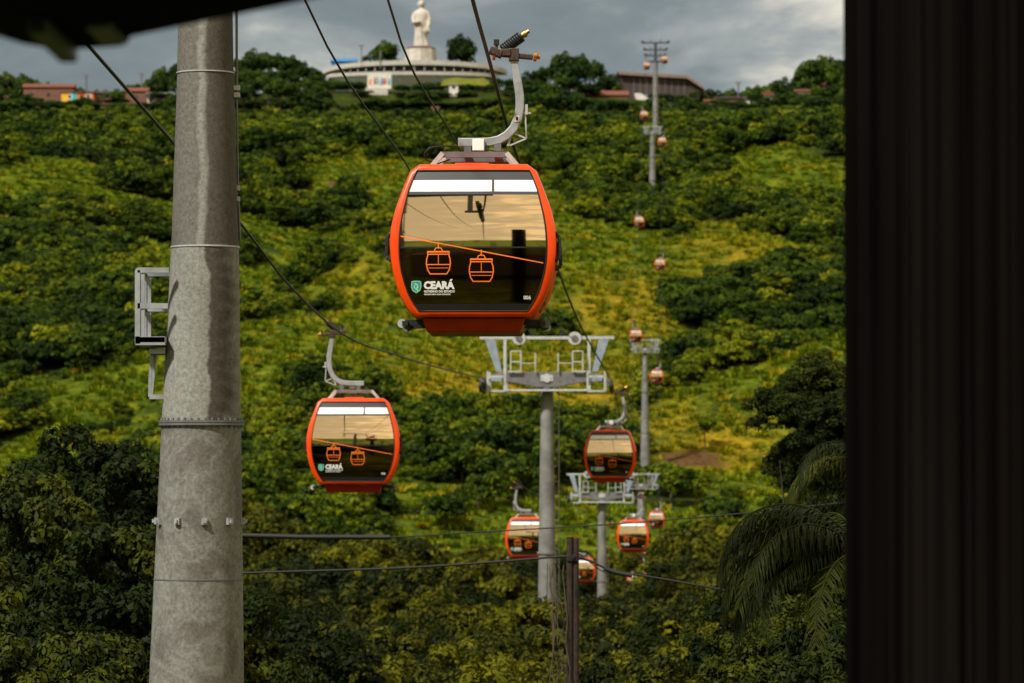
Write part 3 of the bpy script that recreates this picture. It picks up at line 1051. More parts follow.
def text_polys(txt, size, bold=0.0):
    cu = bpy.data.curves.new('t', 'FONT')
    cu.body = txt
    cu.size = size
    cu.offset = bold
    cu.resolution_u = 2
    o = bpy.data.objects.new('t', cu)
    C.objects.link(o)
    bpy.context.view_layer.update()
    me = bpy.data.meshes.new_from_object(o.evaluated_get(bpy.context.evaluated_depsgraph_get()))
    vs = [(v.co.x, v.co.y) for v in me.vertices]
    fs = [tuple(p.vertices) for p in me.polygons]
    bpy.data.objects.remove(o)
    bpy.data.curves.remove(cu)
    bpy.data.meshes.remove(me)
    return vs, fs


def flat_on(m, pts, fs, off, s):
    m.add([(x * s, (yf(x, z) - off) * s, z) for x, z in pts], fs)


def stroke(m, pts, wd, off, s, closed=False, sub=1):
    P = [Vector(p) for p in pts]
    if closed:
        P.append(P[0])
    if sub > 1:
        P2 = []
        for a, b_ in zip(P[:-1], P[1:]):
            P2 += [a.lerp(b_, i / sub) for i in range(sub)]
        P = P2 + [P[-1]]
    for a, b_ in zip(P[:-1], P[1:]):
        d = (b_ - a)
        if d.length < 1e-6:
            continue
        nrm = Vector((-d.y, d.x)).normalized() * wd / 2
        e = d.normalized() * wd * .3
        flat_on(m, [a - nrm - e, a + nrm - e, b_ + nrm + e, b_ - nrm + e], [(0, 1, 2, 3)], off, s)


def fx(px):
    return (px - 471) * PX


def fz(row):
    return (332 - row) * PX


def gx(px):
    return (px - 512) * .012658 + .463


def gz_(row):
    return (480 - row) * .012658 - 1.830


TXT = {}


def face_details(root, s):
    """glazing and markings of one end; s = 1 is the end at -Y, s = -1 the other end"""
    m = MB(); pane(m, fz(180.3), fz(170.6), .004, 3, 10, s); m.build('header_trim', M['darkgrey'], root)
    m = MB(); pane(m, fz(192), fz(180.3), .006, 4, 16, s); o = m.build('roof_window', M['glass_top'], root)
    m = MB(); pane(m, fz(192), fz(180.3), .010, 4, 1, s, x0=.235, x1=.262); m.build('divider', M['darkgrey'], o)
    m = MB(); pane(m, fz(195), fz(192), .010, 2, 12, s); m.build('window_bar', M['darkgrey'], root)
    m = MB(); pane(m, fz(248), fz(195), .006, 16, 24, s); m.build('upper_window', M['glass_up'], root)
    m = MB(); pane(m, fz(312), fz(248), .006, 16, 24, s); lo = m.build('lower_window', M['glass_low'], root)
    m = MB(); pane(m, fz(312), fz(304.5), .010, 3, 12, s); m.build('sill_trim', M['black'], lo)
    m = MB(); pane(m, fz(249.2), fz(247.6), .010, 2, 12, s); m.build('joint_strip', M['black'], root)
    m = MB()
    ll = loop_pts(hwi, .25, 2.0, 22, 8)
    ll.append(ll[0])
    m.tube([(x * s, (yf(x, z) - .012) * s, z) for x, z in ll], .011, 5)
    m.build('window_seal', M['black'], root)
    # line drawing of a rope and two small cabins
    m = MB()
    a, b_ = (fx(398), fz(237)), (fx(541), fz(264))
    stroke(m, [a, b_], .014, .012, s, sub=14)

    def mini(cx, top, sc):
        def q(u, v):
            return (cx + u * sc, top - v * sc)
        body = [(-10.5, 9), (-12, 14), (-12.3, 19), (-11, 25), (-8.5, 29), (8.5, 29), (11, 25), (12.3, 19), (12, 14), (10.5, 9)]
        stroke(m, [q(*p) for p in body], .014, .013, s, closed=True)
        stroke(m, [q(-11, 6.5), q(11, 6.5)], .02, .013, s)
        stroke(m, [q(-11, 9), q(11, 9)], .014, .0135, s)
        stroke(m, [q(-11, 6.5), q(-11, 9)], .012, .013, s)
        stroke(m, [q(11, 6.5), q(11, 9)], .012, .013, s)
        stroke(m, [q(-4.5, 6.5), q(-3, 3), q(0, 2), q(3, 3), q(4.5, 6.5)], .012, .013, s)
        stroke(m, [q(0, -3), q(0, 3)], .012, .013, s)
        stroke(m, [q(-12, 19.5), q(12, 19.5)], .012, .013, s)
        stroke(m, [q(0, 9), q(0, 19)], .008, .013, s)
        stroke(m, [q(-10, 23), q(10, 23)], .007, .013, s)
    mini(fx(436.5), fz(246.5), PX * .98)
    mini(fx(479.5), fz(254), PX * .98)
    m.build('line_drawing', M['decal_o'], root)
    # crest
    cx, cz = fx(414.2), fz(287.8)
    m = MB()
    sh = [(-5, 5.6), (-2, 6.4), (2, 6.4), (5, 5.6), (5.4, 0), (4, -4), (0, -6.6), (-4, -4), (-5.4, 0)]
    flat_on(m, [(cx + u * PX, cz + v * PX) for u, v in sh], [tuple(range(9))], .012, s)
    o = m.build('emblem', M['decal_t'], root)
    m = MB()
    stroke(m, [(cx + u * PX * .86, cz + v * PX * .86) for u, v in sh], .010, .014, s, closed=True)
    stroke(m, [(cx - .02, cz + .04), (cx + .012, cz + .025), (cx + .02, cz - .005), (cx - .005, cz - .02), (cx + .018, cz - .045)], .020, .014, s)
    flat_on(m, [(cx - .035, cz + .02), (cx - .015, cz + .02), (cx - .012, cz - .03), (cx - .03, cz - .01)], [(0, 1, 2, 3)], .014, s)
    m.build('emblem_figure', M['decal_g'], o)
    # lettering
    m = MB()
    for txt, size, bold, x0, z0, wid in (('CEARÁ', .125, .007, fx(421.7), fz(289.6), 31), ('GOVERNO DO ESTADO', .036, .0016, fx(421.8), fz(293.3), 31),
                                         ('SECRETARIA DAS CIDADES', .022, .0010, fx(422), fz(295.8), 26.5), ('006', .064, .002, fx(521.6), fz(300.2), 7.4)):
        if txt == '006':
            m.build('lettering', M['decal_w'], root)
            m = MB()
        if txt not in TXT:
            TXT[txt] = text_polys(txt, size, bold)
        vs, fs = TXT[txt]
        mn, mx = min(v[0] for v in vs), max(v[0] for v in vs)
        k = wid * PX / (mx - mn)
        flat_on(m, [(x0 + (v[0] - mn) * k, z0 + v[1]) for v in vs], fs, .012, s)
    m.build('cabin_number', M['decal_w'], root)


def make_cabin(full=True):
    root = empty('gondola_cabin')
    # shell
    m = MB()
    ns = 20
    lp = loop_pts(hwo, .173, 2.09, 22, 8)
    k = len(lp)
    vs, fs = [], []
    for i in range(ns + 1):
        u = -1 + 2 * i / ns
        e = 1 - .012 * max(0, (abs(u) - .86) / .14) ** 2
        for x, z in lp:
            zz_ = 1.12 + (z - 1.12) * e
            wx = .955 if abs(u) < .78 else .955 + .045 * min(1, (abs(u) - .78) / .1)
            vs.append((x * e * wx, -yf(x, z) * u, zz_))
    for i in range(ns):
        for j in range(k):
            fs.append((i * k + j, i * k + (j + 1) % k, (i + 1) * k + (j + 1) % k, (i + 1) * k + j))
    m.add(vs, fs, 0, True)
    # end faces: ring between shell edge and glazing, then a dark bulkhead behind the glass
    li = loop_pts(hwi, .25, 2.0, 22, 8)
    for s in (1, -1):
        ring = []
        for (x, z), (xi_, zi_) in zip(lp, li):
            ring.append((x * .988 * s, yf(x, z) * s, 1.12 + (z - 1.12) * .988))
        n0 = len(ring)
        for (x, z), (xi_, zi_) in zip(lp, li):
            xm, zm = (x * .988 + xi_) / 2, (1.12 + (z - 1.12) * .988 + zi_) / 2
            ring.append((xm * s, (yf(xm, zm) - .022) * s, zm))
        for xi_, zi_ in li:
            ring.append((xi_ * s, (yf(xi_, zi_) - .012) * s, zi_))
        f2 = []
        for q in range(2):
            for j in range(n0):
                f2.append((q * n0 + j, q * n0 + (j + 1) % n0, (q + 1) * n0 + (j + 1) % n0, (q + 1) * n0 + j))
        m.add(ring, f2, 0, True)
    m.build('body', M['orange'], root)
    for s in (1, -1):
        face_details(root, s)
    # side doors
    for sx in (1, -1):
        def side(m, y0, y1, z0, z1, off, n=10, kk=4):
            vs, fs = [], []
            for i in range(n + 1):
                z = z0 + (z1 - z0) * i / n
                for j in range(kk + 1):
                    vs.append((sx * (hwo(z) * .955 + off), y0 + (y1 - y0) * j / kk, z))
            for i in range(n):
                for j in range(kk):
                    q = i * (kk + 1) + j
                    fs.append((q, q + 1, q + kk + 2, q + kk + 1))
            m.add(vs, fs, 0, True)
        m = MB(); side(m, -.93, .93, .30, 1.98, .012); d = m.build('side_panel', M['black'], root)
        for (a, b_) in ((-.88, -.60), (-.56, -.02), (.02, .56), (.60, .88)):
            m = MB(); side(m, a, b_, .40, 1.90, .02); m.build('side_window', M['glass_side'], d)
        # bumper brackets at the corners
        for sy in (-1, 1):
            m = MB()
            y = sy * .93
            pts = [(.955, y, fz(230)), (1.045, y, fz(235.5)), (1.07, y, fz(238)), (1.075, y, fz(257)), (1.05, y, fz(259.5)), (.975, y, fz(262.5))]
            P = [Vector((sx * a, b_ + sy * .05, c)) for a, b_, c in pts]
            for q1, q2 in zip(P[:-1], P[1:]):
                m.beam(q1, q2, .12, .045)
            m.build('corner_bumper', M['black'], root, bevel=.008)
    # skirt
    m = MB()
    top = [(-.64, -.86), (.64, -.86), (.64, .86), (-.64, .86)]
    bot = [(-.58, -.76), (.58, -.76), (.58, .76), (-.58, .76)]
    m.add([(a, b_, .165) for a, b_ in top] + [(a, b_, .0) for a, b_ in bot], [(3, 2, 1, 0), (4, 5, 6, 7), (0, 1, 5, 4), (1, 2, 6, 5), (2, 3, 7, 6), (3, 0, 4, 7)])
    m.build('floor_skirt', M['red'], root, bevel=.015)
    # guide rail arms under the floor
    for sx in (1, -1):
        m = MB()
        m.beam((sx * .5, -.5, .14), (sx * .92, -.5, .12), .10, .07)
        m.beam((sx * .5, .5, .14), (sx * .92, .5, .12), .10, .07)
        m.beam((sx * .86, -.72, .11), (sx * .86, .72, .11), .07, .06)
        o = m.build('guide_arm', M['black'], root)
        for sy in (-1, 1):
            m = MB()
            m.disc((sx * .90, sy * .64, .11), (0, 1, 0), .055, .10, 14)
            m.build('guide_roller', M['galvd'] if sx * sy < 0 else M['galvl'], o)
    # roof frame
    for y in (-.34, .34):
        for sx in (-1, 1):
            m = MB(); m.beam((sx * .58, y, 2.06), (sx * .40, y, gz_(156)), .09, .06); m.build('roof_bracket', M['galvl'], root)
    m = MB()
    for y in (-.34, .34):
        m.beam((-.42, y, gz_(157.5)), (.42, y, gz_(157.5)), .07, .07)
    for x in (-.1, .28):
        m.beam((x, -.34, gz_(157)), (x, .34, gz_(157)), .08, .06)
        m.beam((x, 0, gz_(157)), (x, 0, gz_(143)), .09, .09)
    m.box((.0, 0, 2.13), (.44, .5, .07))
    m.build('roof_frame', M['galvd'], root)
    m = MB(); m.box((-.02, 0, 2.085), (.42, 1.6, .05)); m.build('roof_hatch', M['orange'], root, bevel=.01)
    # hanger
    m = MB()
    P = [(gx(458), gz_(143)), (gx(478), gz_(143)), (gx(490), gz_(142.5)), (gx(499), gz_(140.5)), (gx(507), gz_(136)), (gx(513.5), gz_(129)), (gx(518), gz_(119)), (gx(520), gz_(108)), (gx(519.8), gz_(96)), (gx(518), gz_(84)), (gx(515.5), gz_(68)), (gx(514), gz_(60))]
    vs, fs = [], []
    n = len(P)
    for i, (x, z) in enumerate(P):
        x0, z0 = P[max(i - 1, 0)]
        x1, z1 = P[min(i + 1, n - 1)]
        d = Vector((x1 - x0, z1 - z0)).normalized()
        nr = Vector((-d.y, d.x)) * (.055 if i < n - 2 else .048)
        for sy in (-1, 1):
            for sn in (-1, 1):
                vs.append((x + nr.x * sn, .05 * sy, z + nr.y * sn))
    for i in range(n - 1):
        a = i * 4
        for (p, q) in ((0, 1), (1, 3), (3, 2), (2, 0)):
            fs.append((a + p, a + q, a + 4 + q, a + 4 + p))
    fs += [(0, 2, 3, 1), ((n - 1) * 4, (n - 1) * 4 + 1, (n - 1) * 4 + 3, (n - 1) * 4 + 2)]
    m.add(vs, fs)
    hg = m.build('hanger_arm', M['galv'], root, bevel=.012)
    m = MB(); m.box((gx(478.5), -.075, gz_(146)), (.15, .05, .15)); m.build('control_box', M['white'], hg, bevel=.01)
    m = MB(); m.box((gx(517.2), -.056, gz_(119.5)), (.06, .008, .075)); m.build('number_plate', M['white'], hg)
    m = MB(); m.box((gx(517.2), -.062, gz_(119.5)), (.03, .004, .045)); m.build('plate_mark', M['black'], hg)
    # damper linkage at the right
    m = MB()
    m.beam((gx(525), 0, gz_(108)), (gx(526.5), 0, gz_(139)), .02, .02)
    m.beam((gx(526.5), 0, gz_(139)), (gx(510), 0, gz_(146)), .02, .02)
    m.beam((gx(526.5), 0, gz_(139)), (gx(512), 0, gz_(133)), .02, .02)
    m.beam((gx(512), 0, gz_(133)), (gx(508), 0, gz_(146.5)), .03, .03)
    m.beam((gx(520), 0, gz_(113.5)), (gx(531), 0, gz_(113.5)), .03, .025)
    m.box((gx(526.5), 0, gz_(110)), (.035, .05, .13))
    m.build('linkage', M['galvl'], hg)
    m = MB()
    m.tube([(gx(458), 0, gz_(147)), (gx(445), -.1, gz_(147)), (gx(430), -.15, gz_(149)), (gx(424.5), -.15, gz_(155)), (gx(426), -.1, gz_(161)), (gx(437), 0, gz_(164.5)), (gx(450), 0, gz_(160))], .010, 6)
    m.tube([(gx(485), -.08, gz_(150)), (gx(497), -.12, gz_(153)), (gx(511), -.05, gz_(152))], .010, 6)
    m.build('hose', M['cable'], root)
    # grip
    m = MB()
    m.beam((gx(497), 0, gz_(54)), (gx(533), 0, gz_(57.5)), .12, .06)
    m.box((gx(514), 0, gz_(55)), (.13, .16, .16))
    m.beam((gx(490), 0, gz_(50)), (gx(502), 0, gz_(55)), .22, .09)
    m.box((gx(506), 0, gz_(53)), (.12, .20, .09))
    gp = m.build('grip', M['brown'], root, bevel=.01)
    m = MB()
    a, b_ = Vector((gx(503), 0, gz_(50))), Vector((gx(524), 0, gz_(34.5)))
    dv = (b_ - a)
    nn = 44
    pts = []
    u1 = dv.normalized()
    u2 = Vector((0, 1, 0))
    u3 = u1.cross(u2)
    for i in range(nn * 2 + 1):
        tt = i / (nn * 2)
        an = tt * 2 * pi * 9
        pts.append(a + dv * (tt * .86 + .02) + u2 * cos(an) * .062 + u3 * sin(an) * .062)
    m.tube(pts, .017, 5)
    m.tube([a, b_], .03, 10)
    m.build('grip_spring', M['black'], gp)
    m = MB()
    m.disc(a + dv * 1.02, dv, .045, .05, 12)
    m.disc(a + dv * 1.10, dv, .028, .09, 10)
    m.disc((gx(494.5), 0, gz_(53.5)), (1, 0, -.1), .085, .035, 16)
    m.disc((gx(535.5), 0, gz_(56.5)), (1, 0, -.1), .065, .04, 16)
    m.disc((gx(538), 0, gz_(56.7)), (1, 0, -.1), .035, .06, 12)
    m.build('grip_roller', M['brass'], gp)
    m = MB()
    m.box((gx(496.5), .03, gz_(42)), (.07, .07, .07)); m.box((gx(496.5), .03, gz_(46)), (.035, .04, .07))
    m.build('sensor', M['black'], gp)
    return root


GRX, GRZ = gx(490), gz_(52)            # where the rope passes, in cabin coordinates
proto = make_cabin()
cabins = [  # side, Y, px of rope at the grip, row of rope at the grip, label
    ('R', 48.1, 490, 52, 'largest nearest orange gondola cabin with readable CEARÁ lettering in the centre'),
    ('L', 85.1, 346, 332, 'second largest orange cabin hanging beside the near steel mast'),
    ('R', 152.5, 615, 393, 'medium orange cabin just right of the middle tower crossarm'),
    ('L', 188.0, 523, 487, 'orange cabin half hidden behind the middle tower mast'),
    ('R', 247.0, 636, 497, 'small orange cabin between the second tower and the far valley'),
    ('R', 480.0, 658, 500, 'tiny cabin just right of the small cabin near the second tower'),
    ('L', 318.0, 581, 540, 'cabin partly hidden behind the wooden utility pole top'),
    ('R', 340.0, 640, 556, 'cabin sunk among the treetops right of the second tower, barely showing'),
    ('R', 600.0, 658, 361, 'tiny cabin hanging below and right of the third tower head'),
    ('L', 625.0, 635, 321, 'tiny cabin above the left arm of the third tower'),
    ('R', 740.0, 661, 252, 'tiny cabin on the right rope halfway up the hillside'),
    ('L', 790.0, 638.5, 210, 'tiny cabin on the left rope below the fourth tower foot'),
    ('R', 950.0, 663, 132, 'tiny cabin by the right arm of the fourth tower'),
    ('L', 990.0, 643.5, 106, 'tiny cabin by the left side of the mast, above the fourth tower arm'),
    ('L', 1170.0, 646, 58, 'tiny dark cabin left of the topmost tower head against the station'),
    ('R', 1175.0, 665, 52, 'tiny dark cabin right of the topmost tower head against the sky'),
]
ropeL, ropeR = [], []
for i, (sd_, Y, px, row, lab) in enumerate(cabins):
    o = proto if i == 0 else copy_tree(proto)
    p = at(px, row, Y)
    ang = math.atan2(-p.x, p.y) - R(1.4) + (0 if sd_ == 'R' else pi)
    off = Matrix.Rotation(ang, 3, 'Z') @ Vector((GRX, 0, 0))
    o.location = (p.x - off.x, p.y - off.y, p.z - GRZ)
    o.rotation_euler = (0, 0, ang)
    tag(o, lab, 'cable car cabin', 'orange gondola cabins on the line')
    (ropeR if sd_ == 'R' else ropeL).append((Y, px, row, True))


# ------------------------------------------------------------------ line towers
def sheave_train(root, x, z, s, nwheel=6, outer=1):
    m = MB()
    m.beam((x, -1.9, z + .12), (x, 1.9, z + .12), .10, .16)
    m.beam((x - outer * .45, 0, z + .14), (x, 0, z + .14), .16, .14)
    tr = m.build('sheave_train', M['galvd'], root)
    m = MB()
    m.disc((0, 0, 0), (1, 0, 0), .23, .09, 18)
    m.disc((0, 0, 0), (1, 0, 0), .10, .14, 12)
    for k in range(nwheel):
        if k == 0:
            w0 = m.build('sheave', M['black'], tr)
            me = w0.data
        else:
            w0 = bpy.data.objects.new('sheave', me); C.objects.link(w0); w0.parent = tr
        w0.location = (x + outer * .06, -1.75 + 3.5 * k / (nwheel - 1), z - .12)
    return tr


def line_tower(X, Y, gz, rz_, label, r0, r1, gauge=4.98, dark=False, flange=True, mastname=None, gantry=True):
    """gz ground height, rz_ rope height, both absolute"""
    Hh = rz_ - gz
    root = empty('cable_car_tower', (X, Y, gz), YAW, label, 'cable car tower')
    g1, g2, g3 = (M['galvl'], M['galv'], M['galvd']) if not dark else (M['galvd'], M['galvd'], M['black'])
    k = gauge / 4.98
    zt = Hh - .25
    if mastname is None:
        m = MB()
        nseg = 6
        m.tube([(0, 0, -1 + (zt + 1) * i / nseg) for i in range(nseg + 1)], [r0 + (r1 - r0) * i / nseg for i in range(nseg + 1)], 24)
        for i in (2, 4):
            z = -1 + (zt + 1) * i / nseg
            m.disc((0, 0, z), (0, 0, 1), (r0 + (r1 - r0) * i / nseg) * 1.18, .08, 24)
        m.build('mast', M['mast'], root)
    # crossarm: a deep box tapering towards its ends
    m = MB()
    a, c = 1.25 * k, 2.15 * k
    prof = [(-c, zt + .52), (-a, zt + .60), (a, zt + .60), (c, zt + .52), (c, zt + .30), (a * .95, zt + .16), (.35, zt), (-.35, zt), (-a * .95, zt + .16), (-c, zt + .30)]
    m.prism(prof, -.24, .24)
    ca = m.build('crossarm', g3, root, bevel=.02)
    m = MB(); m.disc((0, -.27, zt + .36), (0, 1, 0), .17, .07, 20); m.box((0, -.26, zt + .36), (.5, .03, .26)); m.build('hub_cap', g1, ca)
    for sx in (-1, 1):
        sheave_train(root, sx * gauge / 2, Hh - .12, None, 6, sx)
    if not gantry:
        return root
    zr = zt + .05
    ztop = zt + 1.95
    m = MB()
    m.beam((-2.66 * k, 0, ztop), (2.66 * k, 0, ztop), .16, .12)
    gb = m.build('gantry_beam', g1, root, bevel=.01)
    for sx in (-1, 1):
        m = MB(); m.disc((sx * 1.1 * k, -.14, ztop - .02), (0, 1, 0), .26, .10, 22); m.build('lifting_pulley', g1, gb)
        m = MB(); m.disc((sx * 1.1 * k, -.20, ztop - .02), (0, 1, 0), .13, .06, 16); m.build('pulley_hub', g3, gb)
        m = MB(); m.box((sx * .6 * k, 0, ztop + .14), (.14, .14, .20)); m.box((sx * .6 * k, 0, ztop + .28), (.06, .06, .10)); m.build('beam_fitting', M['black'], gb)
        m = MB()
        m.beam((sx * 1.66 * k, -.05, ztop - .07), (sx * 1.66 * k, -.05, zr - .2), .14, .12)
        m.build('gantry_post', g1, root)
        m = MB()
        m.add([(sx * q, y, z) for y in (-.10, .06) for q, z in ((2.45 * k, ztop - .07), (2.05 * k, ztop - .07), (1.78 * k, zt + .62), (2.0 * k, zt + .62))],
              [(0, 1, 2, 3), (7, 6, 5, 4), (0, 4, 5, 1), (1, 5, 6, 2), (2, 6, 7, 3), (3, 7, 4, 0)])
        m.build('gantry_strut', M['blue_steel'] if not dark else g3, root)
        # railings on the catwalk
        m = MB()
        for q in (1.02, 1.42):
            m.beam((sx * q * k, -.35, zt + .6), (sx * q * k, -.35, zt + 1.42), .05, .05)
        m.beam((sx * 1.02 * k, -.35, zt + 1.42), (sx * 1.42 * k, -.35, zt + 1.42), .05, .05)
        m.beam((sx * 1.02 * k, -.35, zt + 1.0), (sx * 1.42 * k, -.35, zt + 1.0), .05, .05)
        m.beam((sx * .45 * k, -.35, zt + .6), (sx * .45 * k, -.35, zt + 1.35), .05, .05)
        m.beam((sx * .45 * k, -.35, zt + .95), (sx * 1.02 * k, -.35, zt + .95), .035, .035)
        m.beam((sx * 1.02 * k, -.35, zt + .62), (sx * 1.55 * k, -.35, zt + .62), .07, .05)
        m.build('guard_rail', g1, root)
        # end platform with its frame
        m = MB()
        x0, x1, z0, z1 = 1.62 * k, 2.30 * k, zr - .22, zt + .62
        for (p, q) in (((x0, z0), (x1, z0)), ((x1, z0), (x1, z1)), ((x0, z1 - .22), (x1, z1 - .22))):
            for y in (-.95, .95):
                m.beam((sx * p[0], y, p[1]), (sx * q[0], y, q[1]), .07, .08)
        m.box((sx * (x0 + x1) / 2, 0, z0), (x1 - x0, 1.9, .05))
        for y in (-.95, .95):
            m.beam((sx * x0, y, z0), (sx * x0, y, z1), .07, .07)
        m.build('work_platform', g1, root)
        m = MB(); m.box((sx * 1.98 * k, 0, zt + .36), (.40, .5, .24)); m.build('support_bracket', M['blue_steel'] if not dark else g3, root)
    m = MB()
    m.beam((-1.66 * k, -.28, zr - .18), (1.66 * k, -.28, zr - .18), .08, .09)
    m.box((0, -.5, zr - .2), (3.2 * k, .5, .04))
    m.build('catwalk', g1, root)
    # ladder up the mast
    m = MB()
    yb = -(r0 + .18)
    for sx in (-.16, .16):
        m.beam((sx + .3, -yb, 0), (sx + .3, -(-(r1 + .15)), zt), .04, .04)
    n = int(zt / .6)
    for i in range(n):
        f_ = i / n
        y = -yb + (r1 - r0) * f_
        m.beam((.14, y, zt * f_), (.46, y, zt * f_), .03, .03)
    m.build('ladder', g2, root)
    return root


M['mast'] = mat('mast_steel', (0.21, 0.21, 0.20), 0.7, 0.0, noise=(0.09, 0.087, 0.083), scale=.9, spec=.25)


def lineX(side, Y):
    return (-7.10 if side == 'L' else -2.12) + DIR * Y


def mid(Y):
    return (lineX('L', Y) + lineX('R', Y)) / 2


T1Y = 150
T1Z = at(547, 381, T1Y).z
line_tower(at(547, 381, T1Y).x, T1Y, Hs(mid(T1Y), T1Y), T1Z, 'middle cable car tower with pale crossarm and concrete grey mast behind the utility pole', .52, .24)
T2Y = 285
T2 = at(602, 497, T2Y)
line_tower(T2.x, T2Y, Hs(T2.x, T2Y), T2.z, 'second cable car tower with crossarm under the medium orange cabin', .50, .28)
T3Y = 540
T3 = at(641, 486, T3Y)
line_tower(T3.x, T3Y, Hs(T3.x, T3Y), T3.z, 'small bluish tower head showing behind the right arm of the second tower', .8, .45)
T4Y = 640
T4 = at(645, 350, T4Y)
line_tower(T4.x, T4Y, Hs(T4.x, T4Y), T4.z, 'slender pale tower standing on the meadow foot of the hillside', .85, .38)
T5Y = 1000
T5 = at(652.5, 133, T5Y)
line_tower(T5.x, T5Y, Hs(T5.x, T5Y), T5.z, 'pale tower on the wooded upper hillside below the ridge', 1.0, .6)
T6Y = 1180
T6 = at(655.5, 62, T6Y)
tp_ = line_tower(T6.x, T6Y, Hs(T6.x, T6Y), T6.z, 'topmost tall tower with stacked dark arms against the sky', 1.0, .7, dark=True, gantry=False, gauge=5.5)
Hh = T6.z - Hs(T6.x, T6Y)
for dz, hw in ((6.0, 4.0), (3.8, 3.4), (2.0, 3.1)):
    m = MB()
    m.beam((-hw, 0, Hh + dz), (hw, 0, Hh + dz), .5, .45)
    m.beam((-hw, -1.2, Hh + dz + .3), (-hw, 1.2, Hh + dz + .3), .9, .5)
    m.beam((hw, -1.2, Hh + dz + .3), (hw, 1.2, Hh + dz + .3), .9, .5)
    for q in (-1.6, 1.6):
        m.beam((q, 0, Hh + dz), (q, 0, Hh + dz + .9), .3, .3)
    m.build('stacked_arm', M['darkgrey'], tp_)
m = MB(); m.tube([(0, 0, Hh - .3), (0, 0, Hh + 6.2)], .5, 12); m.build('mast_head', M['darkgrey'], tp_)

# near tower -------------------------------------------------------------
M['mast_top'] = stained_mast_mat('stained_steel_top', 2)
M['mast_mid'] = stained_mast_mat('stained_steel_middle', 1)
M['mast_low'] = stained_mast_mat('stained_steel_bottom', 0)
TY = 40.0


def tx_of(row):
    return float(np.interp(row, [15, 247, 420, 683, 1800], [205.5, 205.2, 201.5, 196.5, 176]))


def tw_of(row):
    return float(np.interp(row, [-110, 15, 73, 247, 420, 683, 1800], [48, 54.5, 56.5, 67.5, 79, 94.5, 160]))


pA = at(205.2, 247, TY)
zr_near = 5.75
near = empty('cable_car_tower', (mid(TY) - .1, TY, -14), 0, 'nearest tall steel mast with water stains and a bolted flange', 'cable car tower')
bx = near.location


def sect(name, rows_, material):
    m = MB()
    pts, rs = [], []
    for r in rows_:
        p = at(tx_of(r), r, TY)
        pts.append((p.x - pA.x, 0, p.z - pA.z))
        rs.append(tw_of(r) / 2 / F * TY)
    m.tube(pts, rs, 64)
    o = m.build(name, material, near)
    o.location = (pA.x - bx.x, 0, pA.z + 14)
    return o


r_bot = 480 + 14 / TY * F
sect('mast_section', [73, 15, -50, -110], M['mast_top'])
sect('mast_section', [247, 160, 73.6], M['mast_top'])
mm = sect('mast_section', [421, 330, 247.6], M['mast_mid'])
sect('mast_section', [r_bot, 1200, 683, 579, 425], M['mast_low'])
# weld seams and flange
for row, extra, th in ((73.3, .010, .012), (247.3, .010, .016), (579, .006, .012)):
    p = at(tx_of(row), row, TY)
    m = MB(); m.disc((0, 0, 0), (0, 0, 1), tw_of(row) / 2 / F * TY + extra, th, 64)
    m.build('weld_seam', M['galvl'] if row < 300 else M['galvd'], near).location = (p.x - bx.x, 0, p.z + 14)
m = MB()
rf = tw_of(423) / 2 / F * TY + .032
m.disc((0, 0, .014), (0, 0, 1), rf, .024, 64)
m.disc((0, 0, -.016), (0, 0, 1), rf, .024, 64)
fl_ = m.build('flange', M['galvd'], near)
p = at(tx_of(423), 423, TY)
fl_.location = (p.x - bx.x, 0, p.z + 14)
m = MB()
for i in range(36):
    a = 2 * pi * i / 36
    m.tube([((rf - .025) * cos(a), (rf - .025) * sin(a), -.05), ((rf - .025) * cos(a), (rf - .025) * sin(a), .05)], .011, 6)
m.build('flange_bolt', M['galvd'], fl_)
p = at(tx_of(521), 521, TY)
rr_ = tw_of(521) / 2 / F * TY
for i in range(10):
    a = 2 * pi * (i + .3) / 10
    m = MB(); m.box((0, 0, 0), (.06, .05, .07)); m.box((0, -.02, 0), (.03, .06, .035))
    o = m.build('lug', M['galv'], near)
    o.location = (p.x - bx.x + sin(a) * (rr_ + .01), -cos(a) * (rr_ + .01), p.z + 14)
    o.rotation_euler = (0, 0, a)
# platform bracket on the left, ladder line on the right


def LP(px, row, dy=0.0):
    q = at(px, row, TY)
    return Vector((q.x - bx.x, dy, q.z + 14))


m = MB()
for dy in (-.35, .35):
    for (a_, b_) in (((172, 272), (141, 272)), ((141, 272), (141, 345)), ((171, 307.5), (141, 307.5)), ((168, 341), (139, 341))):
        m.beam(LP(*a_, dy), LP(*b_, dy), .05, .055)
    m.beam(LP(146, 273, dy), LP(146, 341, dy), .03, .04)
for q in ((141, 272), (141, 307.5)):
    m.beam(LP(*q, -.35), LP(*q, .35), .04, .04)
m.box(LP(153.5, 342), (.31, .75, .09))
o = m.build('service_platform', M['galv'], near)
m = MB()
m.box(LP(159, 352), (.17, .5, .05))
m.beam(LP(153, 352, -.1), LP(151, 377, -.1), .03, .03)
m.beam(LP(151, 377, -.1), LP(150.5, 397, -.1), .025, .03)
m.beam(LP(150.5, 397, -.1), LP(165, 397, -.1), .04, .05)
m.beam(LP(154.5, 352, .1), LP(150.5, 397, .1), .025, .03)
m.build('platform_strut', M['galv'], o)
m = MB()
m.tube([LP(236.5, -80), LP(236.8, 95)], .014, 8); m.tube([LP(236.8, 95), LP(238.2, 190)], .010, 8); m.tube([LP(238.4, 198), LP(240, 240)], .012, 8)
cd = m.build('conduit', M['galvd'], near)
m = MB()
for row in (88, 95, 188, 199):
    m.box(LP(235.6, row), (.09, .06, .05))
m.build('conduit_clip', M['galvl'], cd)
